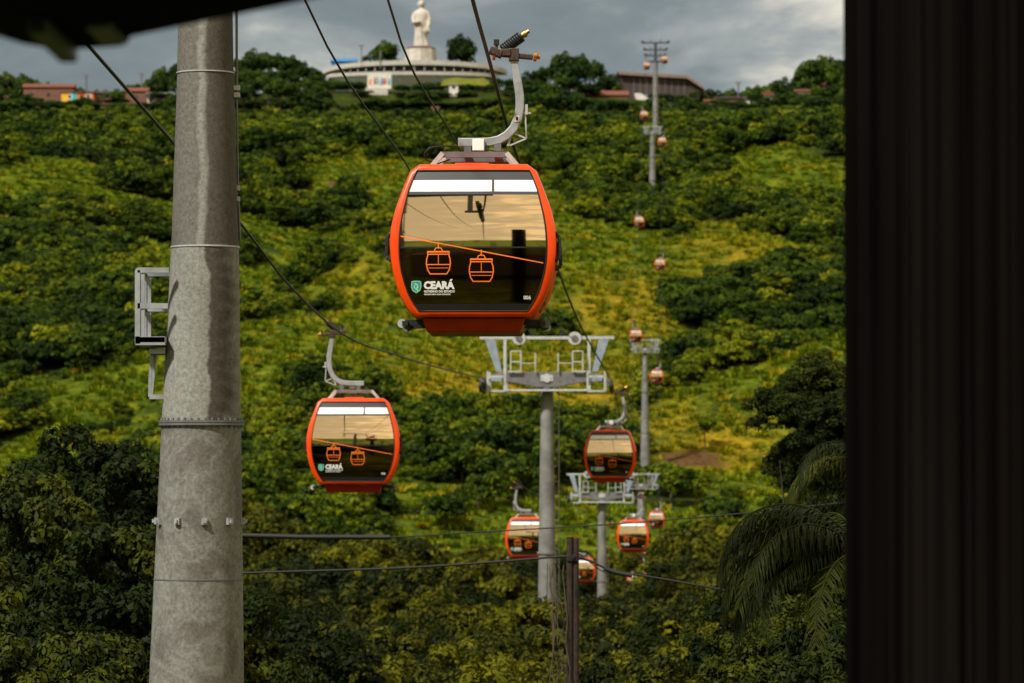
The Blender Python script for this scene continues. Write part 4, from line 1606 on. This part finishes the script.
# head of the near tower, above the frame
m = MB()
zt = zr_near + 14 + .1
m.beam((-2.9, 0, zt + 1.5), (2.9, 0, zt + 1.5), .3, .26)
for sx in (-1, 1):
    m.beam((sx * 2.2, 0, zt), (sx * 2.2, 0, zt + 1.5), .16, .16)
m.tube([(0, 0, zt - .1), (0, 0, zt + 1.5)], .25, 16)
m.build('crossarm', M['galvd'], near)
for sx in (-1, 1):
    sheave_train(near, sx * 2.49, zr_near + 14 - .1, None, 6, sx)

# ------------------------------------------------------------------ ropes


def rope(pts3, r, name, label, cat='haul rope', matr=None, group=None):
    m = MB()
    m.tube(pts3, r, 8)
    return tag(m.build(name, matr or M['rope'], None), label, cat, group)


def smooth3(pts, n=8):
    P = [Vector(p) for p in pts]
    out = []
    for i in range(len(P) - 1):
        p0, p1, p2, p3 = P[max(i - 1, 0)], P[i], P[i + 1], P[min(i + 2, len(P) - 1)]
        m1 = (p2 - p0) * ((p2 - p1).length / max((p2 - p0).length, 1e-6))
        m2 = (p3 - p1) * ((p2 - p1).length / max((p3 - p1).length, 1e-6))
        for k in range(n):
            t_ = k / n
            h = (2 * t_ ** 3 - 3 * t_ ** 2 + 1, t_ ** 3 - 2 * t_ ** 2 + t_, -2 * t_ ** 3 + 3 * t_ ** 2, t_ ** 3 - t_ ** 2)
            out.append(p1 * h[0] + m1 * h[1] + p2 * h[2] + m2 * h[3])
    out.append(P[-1])
    return out


shp = lambda T, sx, g=2.49: (T.x + sx * g, T.y if hasattr(T, 'y') else 0, T.z + .12)
T1 = at(547, 381, T1Y)
Rn = [(-.53 - .6, 5, 5.2), (-.53, 40, 5.55), at(474, 5, 42.5), at(487, 52, 45.8), at(507, 125, 51.5), at(519, 162, 55.9), at(555, 262, 74.5), at(577, 318, 94.5), at(592, 347, 113), at(603.5, 367, 133), at(609.5, 378, 150)]
Ln = [(-6.9, 5, 5.4), (-5.5, 40, 5.75), at(88, 45, 46.9), at(175, 145, 55.1), at(238, 220, 63.4), at(290, 286, 71.5), at(346, 336, 85), at(400, 356, 102.6), at(440, 368, 122), at(475, 376.5, 143), at(484.5, 378, 150)]


def rest_pts(sd_, start):
    pts = []
    for (Y, px, row, _) in (ropeL if sd_ == 'L' else ropeR):
        if Y > 150:
            pts.append((Y, at(px, row, Y)))
    sx = -1 if sd_ == 'L' else 1
    for T in (T2, T3, T4, T5, T6):
        pts.append((T.y, Vector((T.x + sx * (2.49 if T is not T6 else 2.75), T.y, T.z))))
    pts.append((1330, at(650 + sx * 6, 84, 1330)))
    pts.sort(key=lambda a: a[0])
    return [p_ for _, p_ in pts]


extraL = [at(489, 392, 152.5)]
rope(smooth3(Rn, 6) + [Vector(q) for q in smooth3([Rn[-1]] + rest_pts('R', 150), 5)[1:]], .024, 'haul_rope', 'right steel rope that carries the largest orange cabin past the middle tower')
rope(smooth3(Ln, 6) + [Vector(q) for q in smooth3([Ln[-1]] + extraL + rest_pts('L', 150), 5)[1:]], .024, 'haul_rope', 'left steel rope that carries the second largest cabin behind the near mast')
rope(smooth3([(-3.6, 10, 9.5), at(305, 0, 44), at(405, 162, 62), at(470, 275, 100), at(505, 326, 135), at(519, 341, 150)], 6), .015, 'signal_cable', 'thin cable from the upper left towards the left pulley of the middle tower', 'cable')
rope(smooth3([(-2.0, 10, 9.5), at(388, 0, 44), at(455, 140, 62), at(525, 275, 100), at(560, 327, 135), at(575, 341, 150)], 6), .015, 'signal_cable', 'thin cable crossing the white statue towards the right pulley of the middle tower', 'cable')

# ------------------------------------------------------------------ utility pole and wires
UY = 75.0
p = at(572.5, 537, UY)
up = empty('utility_pole', (p.x, UY, -14), 0, 'weathered wooden utility pole at the bottom centre with a wire on its top', 'utility pole')
m = MB()
hh = p.z + 14
m.tube([(-.055, 0, -.5), (-.055, 0, hh * .6), (-.05, 0, hh)], [.085, .075, .068], 10)
m.tube([(.065, 0, -.5), (.065, 0, hh * .6), (.07, 0, hh - .02)], [.075, .065, .056], 10)
m.build('shaft', M['wood_pole'], up)
m = MB()
m.disc((0, -.09, hh - .38), (0, 1, 0), .05, .08, 12); m.box((0, -.07, hh - .45), (.22, .05, .04)); m.beam((.06, -.05, hh - .30), (.25, -.05, hh - .40), .03, .03)
m.build('insulator_bracket', M['black'], up)
rope(smooth3([at(-90, 588, UY), at(0, 583, UY), at(150, 577.5, UY), at(244, 573, UY), at(400, 568, UY), at(500, 561.5, UY), at(555, 557, UY), at(571, 556.5, UY), at(590, 561, UY), at(610, 570, UY), at(632, 574, UY),
              at(680, 582, UY), at(740, 594, UY), at(900, 640, UY)], 5), .022, 'utility_wire', 'lower black wire fixed to the top of the wooden utility pole', 'wire', M['cable'])
m = MB()
m.tube(smooth3([at(604, 568.5, UY), at(616, 572.5, UY), at(632, 575.5, UY)], 4), [.045] * 8 + [.05], 8)
m.tube([at(586, 559, UY), at(600, 570, UY), at(607, 573.5, UY)], .012, 6)
tag(m.build('splice_sleeve', M['cable']), 'thick black splice on the wire just right of the wooden utility pole', 'cable splice')
U2 = 80.0
rope(smooth3([at(-90, 518, U2), at(0, 522, U2), at(155, 528, U2), at(244, 536, U2), at(390, 537, U2), at(470, 532.5, U2), at(600, 525, U2), at(720, 515.5, U2), at(840, 503, U2), at(960, 492, U2)], 5), .014, 'utility_wire', 'upper thin twisted wire crossing above the top of the utility pole', 'wire', M['cable'])
m = MB()
m.tube([at(225, 535, U2 - .05), at(300, 537, U2 - .05), at(390, 537.2, U2 - .05)], .052, 8)
tag(m.build('wire_sleeve', M['cable']), 'thick black sleeve on the upper wire right of the near mast', 'cable sleeve')
# dry creeper beside the pole
m = MB()
rg = random.Random(4)
for k in range(7):
    x0 = rg.uniform(548, 566)
    pts = [at(x0 + rg.uniform(-5, 5) + 3 * sin(j), 690 - j * rg.uniform(20, 25), 74.6 + .05 * k) for j in range(7)]
    m.tube(pts, .010, 5)
tag(m.build('creeper', M['bark']), 'thin dry creeper stems hanging beside the wooden utility pole', 'creeper')

# ------------------------------------------------------------------ ridge buildings
RY = 1440.0
PM = RY / F


def rx(px):
    return (px - 512) * PM


def rzz(row, Y=RY):
    return (480 - row) / F * Y


W = lambda n, c, **k: mat(n, c, .85, noise=tuple(v * .72 for v in c), scale=.6, **k)
M['wall_white'] = W('whitewashed_wall', (.62, .60, .55))
M['wall_pink'] = W('pale_pink_wall', (.55, .42, .38))
M['wall_brown'] = W('brick_wall', (.16, .075, .05))
M['wall_yellow'] = W('yellow_wall', (.75, .42, .04))
M['wall_orange'] = W('orange_wall', (.72, .16, .04))
M['wall_teal'] = W('teal_wall', (.03, .40, .45))
M['roof_red'] = W('clay_tile_roof', (.17, .055, .032))
M['roof_dark'] = W('dark_metal_roof', (.05, .035, .032))
M['dark_int'] = mat('shaded_opening', (.02, .02, .022), .8)
M['conc'] = W('pale_concrete', (.44, .42, .38))
M['blue'] = W('blue_metal_roof', (.05, .20, .42))
M['stone'] = mat('white_painted_stone', (.52, .49, .43), .85, noise=(.34, .31, .26), scale=.35)


def house(px0, px1, row0, row1, wallm, roofm, label, Y=RY, depth=8, gable=False, wins=2, roof_h=1.2, parapet=False):
    k = Y / F
    X0, X1 = (px0 - 512) * k, (px1 - 512) * k
    zb, ze = rzz(row1, Y), rzz(row0, Y)
    wd, ht = X1 - X0, ze - zb
    root = empty('house', ((X0 + X1) / 2, Y, zb), 0, label, 'house')
    m = MB(); m.box((0, depth / 2, ht / 2 - 1.5), (wd, depth, ht + 3)); m.build('wall', wallm, root)
    o_ = .5
    m = MB()
    if gable:       # ridge runs away from the viewer: gable end faces us
        m.add([(-wd / 2 - o_, -o_, ht), (0, -o_, ht + roof_h), (wd / 2 + o_, -o_, ht), (-wd / 2 - o_, depth + o_, ht), (0, depth + o_, ht + roof_h), (wd / 2 + o_, depth + o_, ht),
               (-wd / 2 - o_, -o_, ht - .2), (wd / 2 + o_, -o_, ht - .2), (-wd / 2 - o_, depth + o_, ht - .2), (wd / 2 + o_, depth + o_, ht - .2)],
              [(0, 1, 4, 3), (1, 2, 5, 4), (0, 6, 7, 2), (0, 2, 1), (3, 4, 5), (6, 8, 9, 7), (0, 3, 8, 6), (2, 7, 9, 5), (3, 5, 9, 8)])
    else:           # ridge runs across
        m.add([(-wd / 2 - o_, -o_, ht + .05), (wd / 2 + o_, -o_, ht + .05), (wd / 2 + o_, depth / 2, ht + roof_h), (-wd / 2 - o_, depth / 2, ht + roof_h), (-wd / 2 - o_, depth + o_, ht + .05), (wd / 2 + o_, depth + o_, ht + .05),
               (-wd / 2 - o_, -o_, ht - .2), (wd / 2 + o_, -o_, ht - .2), (-wd / 2 - o_, depth + o_, ht - .2), (wd / 2 + o_, depth + o_, ht - .2)],
              [(0, 1, 2, 3), (3, 2, 5, 4), (6, 7, 1, 0), (0, 3, 4, 8, 6), (1, 7, 9, 5, 2), (6, 8, 9, 7), (4, 5, 9, 8)])
    m.build('roof', roofm, root)
    for i in range(wins):
        x = -wd / 2 + wd * (i + .5) / wins
        m = MB(); m.box((x, -.03, ht * .52), (min(1.2, wd / wins * .45), .1, min(1.3, ht * .38))); m.build('window', M['dark_int'], root)
    return root


# left village
house(22, 72, 86, 102, M['wall_brown'], M['roof_red'], 'brown brick house with a wide red roof at the far left of the ridge', wins=3, roof_h=1.6, Y=1446)
r_ = house(60, 92, 91, 101, M['wall_orange'], M['roof_red'], 'colourful house with yellow, teal and orange wall panels', wins=0, roof_h=.5, Y=1425)
k = 1425 / F
for (a, b_, mm_) in ((60, 67, 'wall_yellow'), (67, 71, 'wall_white'), (71, 75.5, 'wall_teal'), (84.5, 90.5, 'wall_pink')):
    m = MB(); m.box((((a + b_) / 2 - 76) * k, -.06, 1.9), ((b_ - a) * k, .1, 3.5)); m.build('wall_panel', M[mm_], r_)
for a in (68.5, 80, 87):
    m = MB(); m.box(((a - 76) * k, -.14, 2.0), (.9, .1, 1.3)); m.build('window', M['dark_int'], r_)
house(78, 116, 103, 109, M['wall_brown'], M['roof_red'], 'low long house with dusty red roof below the colourful house', wins=2, roof_h=.5, Y=1410)
house(113, 122, 103, 108, M['wall_pink'], M['roof_red'], 'tiny pale pink hut beside the low red roofed house', wins=1, roof_h=.4, Y=1408)
house(146, 169, 92, 108, M['wall_pink'], M['conc'], 'pale two storey house with dark windows left of the near mast', wins=3, roof_h=.5, Y=1420, parapet=True)
house(124, 146, 90, 104, M['wall_brown'], M['roof_red'], 'red roofed brick house joined to the pale two storey house', wins=1, roof_h=1.6, Y=1428)
# right village
house(585, 628, 94, 108, M['wall_brown'], M['roof_red'], 'house with broad orange red tiled roof left of the upper station', wins=2, roof_h=2.0, Y=1425)
house(96, 112, 92, 100, M['wall_brown'], M['roof_dark'], 'dark roofed house behind the low red roofed house', wins=2, roof_h=1.0, Y=1432)
house(3, 16, 96, 104, M['wall_pink'], M['roof_red'], 'small pale house under the ridge palm at the left edge', wins=1, roof_h=.9, Y=1426)
house(746, 758, 98, 105, M['wall_white'], M['roof_dark'], 'small white house with dark roof left of the white gabled house', wins=1, roof_h=.9, Y=1430)
house(797, 812, 90, 100, M['wall_pink'], M['roof_red'], 'pale house half behind the tall dark ridge tree', wins=2, roof_h=1.0, Y=1428)
house(573, 584, 79, 90, M['wall_white'], M['blue'], 'small white house with a blue roof edge among the ridge trees', wins=1, roof_h=.6, Y=1432)
house(700, 716, 100, 112, M['wall_pink'], M['roof_red'], 'narrow pinkish house with red roof right of the ridge palm', wins=1, roof_h=1, Y=1425)
house(716, 745, 97, 108, M['wall_brown'], M['roof_dark'], 'dark roofed low house beneath the ridge pole', wins=2, roof_h=.8, Y=1435)
house(762, 775, 94, 103, M['wall_white'], M['roof_red'], 'small white gabled house on the right part of the ridge', gable=True, wins=1, roof_h=2.0, Y=1430)
house(824, 870, 84, 96, M['wall_brown'], M['roof_red'], 'red roofed house at the right end of the ridge beside the black column', wins=3, roof_h=1.4, Y=1436)
# upper station: dark raking roof over a deep shaded hall
st = empty('upper_station', (rx(655), 1436, rzz(105)), 0, 'upper cable car station with large dark raking roof on the ridge', 'station building')
k = PM
m = MB()
q = lambda a, r: ((a - 655) * k, (105 - r) * k)
m.prism([q(617, 72), q(688, 76), q(704, 88), q(704, 90), q(687, 79), q(619, 75)], -2, 18)
m.build('roof', M['roof_edge'] if 'roof_edge' in M else W('roof_edge_sheet', (.22, .15, .13)), st)
m = MB()
m.prism([q(619.5, 75.2), q(686, 79.2), q(702, 90.2), q(702, 108), q(632, 108), q(626, 94)], 0, 16)
m.build('wall', M['roof_dark'], st)
m = MB()
for i in range(9):
    x = 634 + i * 6.3
    m.box((q(x, 90)[0], -.15, q(x, 90)[1]), (.3, .15, 22 * k))
m.build('mullion', M['galvd'], st)
m = MB()
m.box((q(655, 97)[0], -.3, q(655, 97)[1]), (36 * k, .5, 4.5 * k))
m.build('glass_band', W('bluish_glazing', (.10, .13, .20)), st)
m = MB()
m.prism([q(634, 95), q(640, 95), q(650, 101), q(664, 99.5), q(664, 104), q(650, 107), q(636, 102)], -6, -1)
m.build('ramp_wall', M['wall_white'], st)
# curved terrace with ring canopy
tr_ = empty('curved_terrace', (rx(412), 1452, rzz(86, 1459) + .9), 0, 'curved white viewing terrace in front of the statue on the ridge', 'terrace')


def arc(m, r0, r1, z0, z1, a0, a1, n=48, cx=0, cy=22, sy=.34):
    vs, fs = [], []
    for i in range(n + 1):
        a = a0 + (a1 - a0) * i / n
        for r in (r0, r1):
            for z in (z0, z1):
                vs.append((cx + r * sin(a), cy - r * cos(a) * sy, z))
    for i in range(n):
        b0 = i * 4
        for (p_, q_) in ((0, 1), (1, 3), (3, 2), (2, 0)):
            fs.append((b0 + p_, b0 + q_, b0 + 4 + q_, b0 + 4 + p_))
    fs += [(0, 2, 3, 1), (n * 4, n * 4 + 1, n * 4 + 3, n * 4 + 2)]
    m.add(vs, fs)


RR = 95 * 1452 / F
Zc = lambda row: (86 - row) * 1452 / F
# the roof ring arches: ends lower than the middle
m = MB()
vs, fs = [], []
n = 60
for i in range(n + 1):
    a = -1.45 + 2.9 * i / n
    drop = 2.6 * (abs(a) / 1.45) ** 2.2
    for r in (RR * .78, RR):
        for z in (Zc(66), Zc(61.5)):
            vs.append((r * sin(a), 22 - r * cos(a) * .42, z - drop))
for i in range(n):
    b0 = i * 4
    for (p_, q_) in ((0, 1), (1, 3), (3, 2), (2, 0)):
        fs.append((b0 + p_, b0 + q_, b0 + 4 + q_, b0 + 4 + p_))
fs += [(0, 2, 3, 1), (n * 4, n * 4 + 1, n * 4 + 3, n * 4 + 2)]
m.add(vs, fs)
m.build('ring_roof', M['conc'], tr_)
m = MB(); arc(m, RR * .80, RR * .90, Zc(74), Zc(65.5), -1.3, 1.3, sy=.42); m.build('shaded_gallery', M['dark_int'], tr_)
m = MB(); arc(m, RR * .80, RR * .97, Zc(76), Zc(72.5), -1.3, 1.15, sy=.42); m.build('terrace_wall', M['conc'], tr_)
m = MB(); arc(m, RR * .80, RR * .955, Zc(99), Zc(76), -1.3, 1.15, sy=.42); m.build('retaining_wall', W('dark_retaining_wall', (.07, .075, .05)), tr_)  # plain dark stone colour beneath the paler terrace wall
for i in range(22):
    a = -1.25 + 2.4 * i / 21
    m = MB(); m.beam((RR * .95 * sin(a), 22 - RR * .95 * cos(a) * .42, Zc(72)), (RR * .95 * sin(a), 22 - RR * .95 * cos(a) * .42, Zc(65.5) - 2.4 * (abs(a) / 1.45) ** 2.2), .35, .35)
    m.build('column', M['conc'], tr_)
# mural wall with steps below
mu = empty('mural_wall', (rx(381), 1418, rzz(88, 1418)), 0, 'white wall with a red, blue and teal mural below the curved terrace', 'wall')
k = 1418 / F
m = MB(); m.box((0, 1, 3), (24 * k, 2, 16 * k)); m.build('wall', M['wall_white'], mu)
mural = [M['wall_teal'], M['wall_orange'], M['blue'], M['wall_white'], M['wall_pink'], W('crimson_paint', (.5, .03, .04))]
rg = random.Random(3)
for i in range(9):
    m = MB()
    x0 = -10.5 + i * 2.4
    z0 = rg.uniform(3, 5)
    pts = [((x0 + rg.uniform(-.4, 2.6)) * k, (z0 + rg.uniform(0, 8)) * k) for _ in range(3)]
    m.prism([(x0 * k, z0 * k), ((x0 + 2.2) * k, (z0 + rg.uniform(-1, 1)) * k), ((x0 + 2.4) * k, (z0 + 7) * k), ((x0 + .8) * k, (z0 + rg.uniform(5, 9)) * k)], -.06 - .02 * (i % 2), -.01)
    m.build('painted_patch', mural[rg.randrange(6)], mu)
m = MB()
for i in range(3):
    m.box((-1 + i * .6, -1 - i * 1.0, -1.0 - i * .9), (22 * k - i, 2, 2.4))
m.build('step', M['conc'], mu)
# things round the terrace
house(331, 355, 60, 72, M['blue'], M['blue'], 'blue sheet metal shed left of the statue on the ridge', Y=1492, wins=1, roof_h=1.6)
house(449, 458, 83, 90, M['wall_white'], M['conc'], 'small white hut in the trees under the terrace', Y=1412, wins=1, roof_h=.3)
house(432, 438, 107, 116, M['wall_white'], M['roof_red'], 'tiny white hut alone in the woods above the nearest cabin', Y=1330, wins=1, roof_h=.8)
bk_ = MB(); bk_.prism([(-9, -1), (-8, 1.3), (-3, 2.0), (2, 1.5), (7, 1.9), (9, .8), (9.5, -1)], -.6, .8)
o = bk_.build('yellow_bank', W('flowering_yellow_bank', (.20, .22, .02)), None, loc=(rx(465), 1424, rzz(82, 1424)))
tag(o, 'low yellow green planted bank below the right part of the terrace wall', 'planted bank')

# statue on its pedestal
SY = 1480.0
sk = SY / F
sx0 = (420.5 - 512) * sk
ped = empty('pedestal', (sx0, SY, rzz(66, SY)), 0, 'pale stone pedestal with dark red cap carrying the statue', 'pedestal')
m = MB(); m.tube([(0, 0, -4), (0, 0, 17.5 * sk)], [17.5 * sk, 15.5 * sk], 8, smooth=False); m.build('plinth', M['stone'], ped)
m = MB(); m.tube([(0, 0, 17.5 * sk), (0, 0, 19.5 * sk), (0, 0, 20.6 * sk)], [15 * sk, 14 * sk, 9.5 * sk], 8, smooth=False); m.build('cap', W('dark_red_cap', (.10, .05, .045)), ped)
m = MB()
for i in range(9):
    x = (-24 + i * 6) * sk
    if abs(x) < 40 * sk and i != 9:
        m.box((x, -19 * sk, 2.6 * sk), (1.0 * sk, .4, 5.5 * sk))
m.build('railing_post', M['stone'], ped)
# robed figure: one continuous loft, then the arm and the hat joined by remesh
m = MB()
ring = [(0, 8.2, 7, 0), (4, 7.6, 6.5, 0), (9, 6.6, 6, -.3), (14, 6.0, 5.5, -.6), (19, 6.3, 5.5, -.6), (24, 6.8, 5.6, -.4), (29, 7.6, 5.4, -.2), (32.5, 8.2, 5.0, 0), (35, 7.9, 4.4, .2), (37, 5.2, 3.6, .2), (38.3, 2.2, 2.2, .2), (39.5, 2.0, 2.1, .1), (40.6, 3.0, 3.0, 0), (42.8, 3.6, 3.6, 0), (45, 3.3, 3.5, 0), (46.8, 2.0, 2.2, 0), (47.3, .5, .5, 0)]
vs, fs = [], []
n = 28
for (z, a, b_, cx) in ring:
    for j in range(n):
        t_ = 2 * pi * j / n
        fold = 1 + (.07 * sin(t_ * 7) if z < 28 else 0)
        vs.append(((cx + a * cos(t_) * fold) * sk, (b_ * sin(t_) * fold) * sk, z * sk))
for i in range(len(ring) - 1):
    for j in range(n):
        fs.append((i * n + j, i * n + (j + 1) % n, (i + 1) * n + (j + 1) % n, (i + 1) * n + j))
fs += [tuple(reversed(range(n))), tuple(range((len(ring) - 1) * n, len(ring) * n))]
m.add(vs, fs, 0, True)


def T_(pts, rs):
    m.tube([Vector(p_) * sk for p_ in pts], [r * sk for r in rs], 12)


T_([(-6.5, -1, 33.5), (-8.0, -2.5, 28), (-7.5, -5, 23.8), (-3.5, -7.0, 24.5), (-1.0, -7.4, 25)], [2.4, 2.2, 2.0, 1.7, 1.2])     # right arm bent across the waist
T_([(6.5, -1, 33.5), (8.0, -2, 28), (7.6, -4, 22), (6.2, -6, 17.5), (5.4, -6.6, 15.8)], [2.4, 2.1, 1.9, 1.6, 1.2])               # left arm hanging to the hat
T_([(5.0, -7.0, 15.5), (5.0, -8.4, 15.3)], [4.2, 4.0])                                                                       # hat held against the robe
T_([(5.0, -8.2, 15.3), (5.0, -9.8, 15.0)], [2.2, 1.9])
T_([(0, -3.2, 43.2), (0, -4.6, 42.3), (0, -3.4, 41.7)], [.5, .75, .5])                                                       # nose
T_([(-3.6, .2, 43.6), (-3.9, .2, 42.2)], [.6, .5])
T_([(3.6, .2, 43.6), (3.9, .2, 42.2)], [.6, .5])
stt = m.build('statue', M['stone'], None, loc=(sx0 + .2, SY, rzz(66, SY) + 20.4 * sk))
rmsh = stt.modifiers.new('remesh', 'REMESH')
rmsh.mode = 'VOXEL'
rmsh.voxel_size = .14
rmsh.use_smooth_shade = True
tag(stt, 'tall white statue of a robed figure holding a hat at its side', 'statue')

# poles and masts on the ridge
for (px, r0_, r1_, lab) in ((140.5, 72, 92, 'thin utility pole with small crossbar behind the pale house on the ridge'), (739, 81, 100, 'short pole with a lamp head on the ridge right of the station'),
                            (361, 44, 62, 'thin lamp post between the blue shed and the statue'), (380, 50, 62, 'short post left of the statue pedestal'), (85, 74, 92, 'thin mast above the colourful house')):
    k = 1436 / F
    e = empty('utility_pole' if px in (140.5, 85) else 'lamp_post', ((px - 512) * k, 1436, rzz(r1_, 1436)), 0, lab, 'pole')
    hh = (r1_ - r0_) * k
    m = MB(); m.tube([(0, 0, -2), (0, 0, hh)], .28 if px != 361 else .15, 8); m.build('shaft', M['galvd'], e)
    m = MB(); m.box((0, 0, hh - .2), (2.0 if px != 380 else .7, .4, .45)); m.box((0, 0, hh - 1.3), (1.2, .3, .3)); m.build('head', M['galvd'], e)

# ------------------------------------------------------------------ near station parts
M['col'] = mat('dark_brushed_column', (.02, .018, .016), .9, 0, spec=0.0)
t = M['col'].node_tree
b = t.nodes['Principled BSDF']
tcn = N(t, 'ShaderNodeTexCoord')
mpn = N(t, 'ShaderNodeMapping')
mpn.inputs['Scale'].default_value = (22, 22, .12)
t.links.new(tcn.outputs['Object'], mpn.inputs[0])
nn = N(t, 'ShaderNodeTexNoise', i_Scale=1.0, i_Detail=3.0)
t.links.new(mpn.outputs[0], nn.inputs[0])
rp = ramp(t, [(.35, (.0015, .0013, .0012)), (.65, (.0065, .005, .0043))], nn.outputs[0])
t.links.new(rp.outputs[0], b.inputs['Base Color'])
p = at(845, 340, 17)
cr = .62
colm = empty('station_column', (p.x + cr, 17, -14), 0, 'wide dark round steel column blocking the right edge', 'column')
m = MB(); m.tube([(0, 0, 0), (0, 0, 15.38), (0, 0, 22)], cr, 96); m.build('shaft', M['col'], colm)

M['roofblk'] = mat('black_canopy_paint', (.001, .001, .001), .9, spec=.02)
k = 12 / F
q = lambda a, r: ((a - 512) * k, (480 - r) * k)
rt = empty('station_canopy', (q(100, 0)[0], 12, -14), 0, 'black underside of the station canopy at the top left', 'canopy')
ox_ = q(100, 0)[0]


def qq(a, r):
    x, z = q(a, r)
    return (x - ox_, z + 14)


m = MB()
prof = [qq(-500, -30), qq(-60, 15), qq(0, 36), qq(22, 43), qq(45, 47), qq(80, 48), qq(118, 45.5), qq(128, 42), qq(128, 36), qq(200, 21), qq(292, 2), qq(420, -25), qq(420, -120), qq(-500, -120)]
m.prism(prof, -6, 0)
m.build('soffit', M['roofblk'], rt, bevel=.02)
m = MB()
m.box((qq(67, 0)[0], -.4, qq(0, 50)[1]), (19 * k, .8, 24 * k)); m.box((qq(110, 0)[0], -.3, qq(0, 43)[1]), (34 * k, .5, 7 * k))
m.build('bracket', M['black'], rt, bevel=.01)
# lower station building behind the viewer (seen in the cabins' mirror glass)
sb = empty('lower_station', (-2, -14, -14), 0, 'lower cable car station hall behind the viewpoint', 'station building')
m = MB()
m.prism([(-13, 16.6), (-8, 17.4), (6, 17.8), (14, 17.0), (14, 16.7), (6, 17.3), (-8, 17.0), (-13, 16.3)], -16, -3)
m.build('roof', M['roof_dark'], sb)
m = MB(); m.box((0, -6, 6), (24, 12, 11.6)); m.build('hall', W('station_wall', (.20, .18, .16)), sb)
for x in (-12, 12):
    for y in (-12, -4):
        m = MB(); m.tube([(x, y, 0), (x, y, 16.5)], .3, 16); m.build('column', M['galvd'], sb)
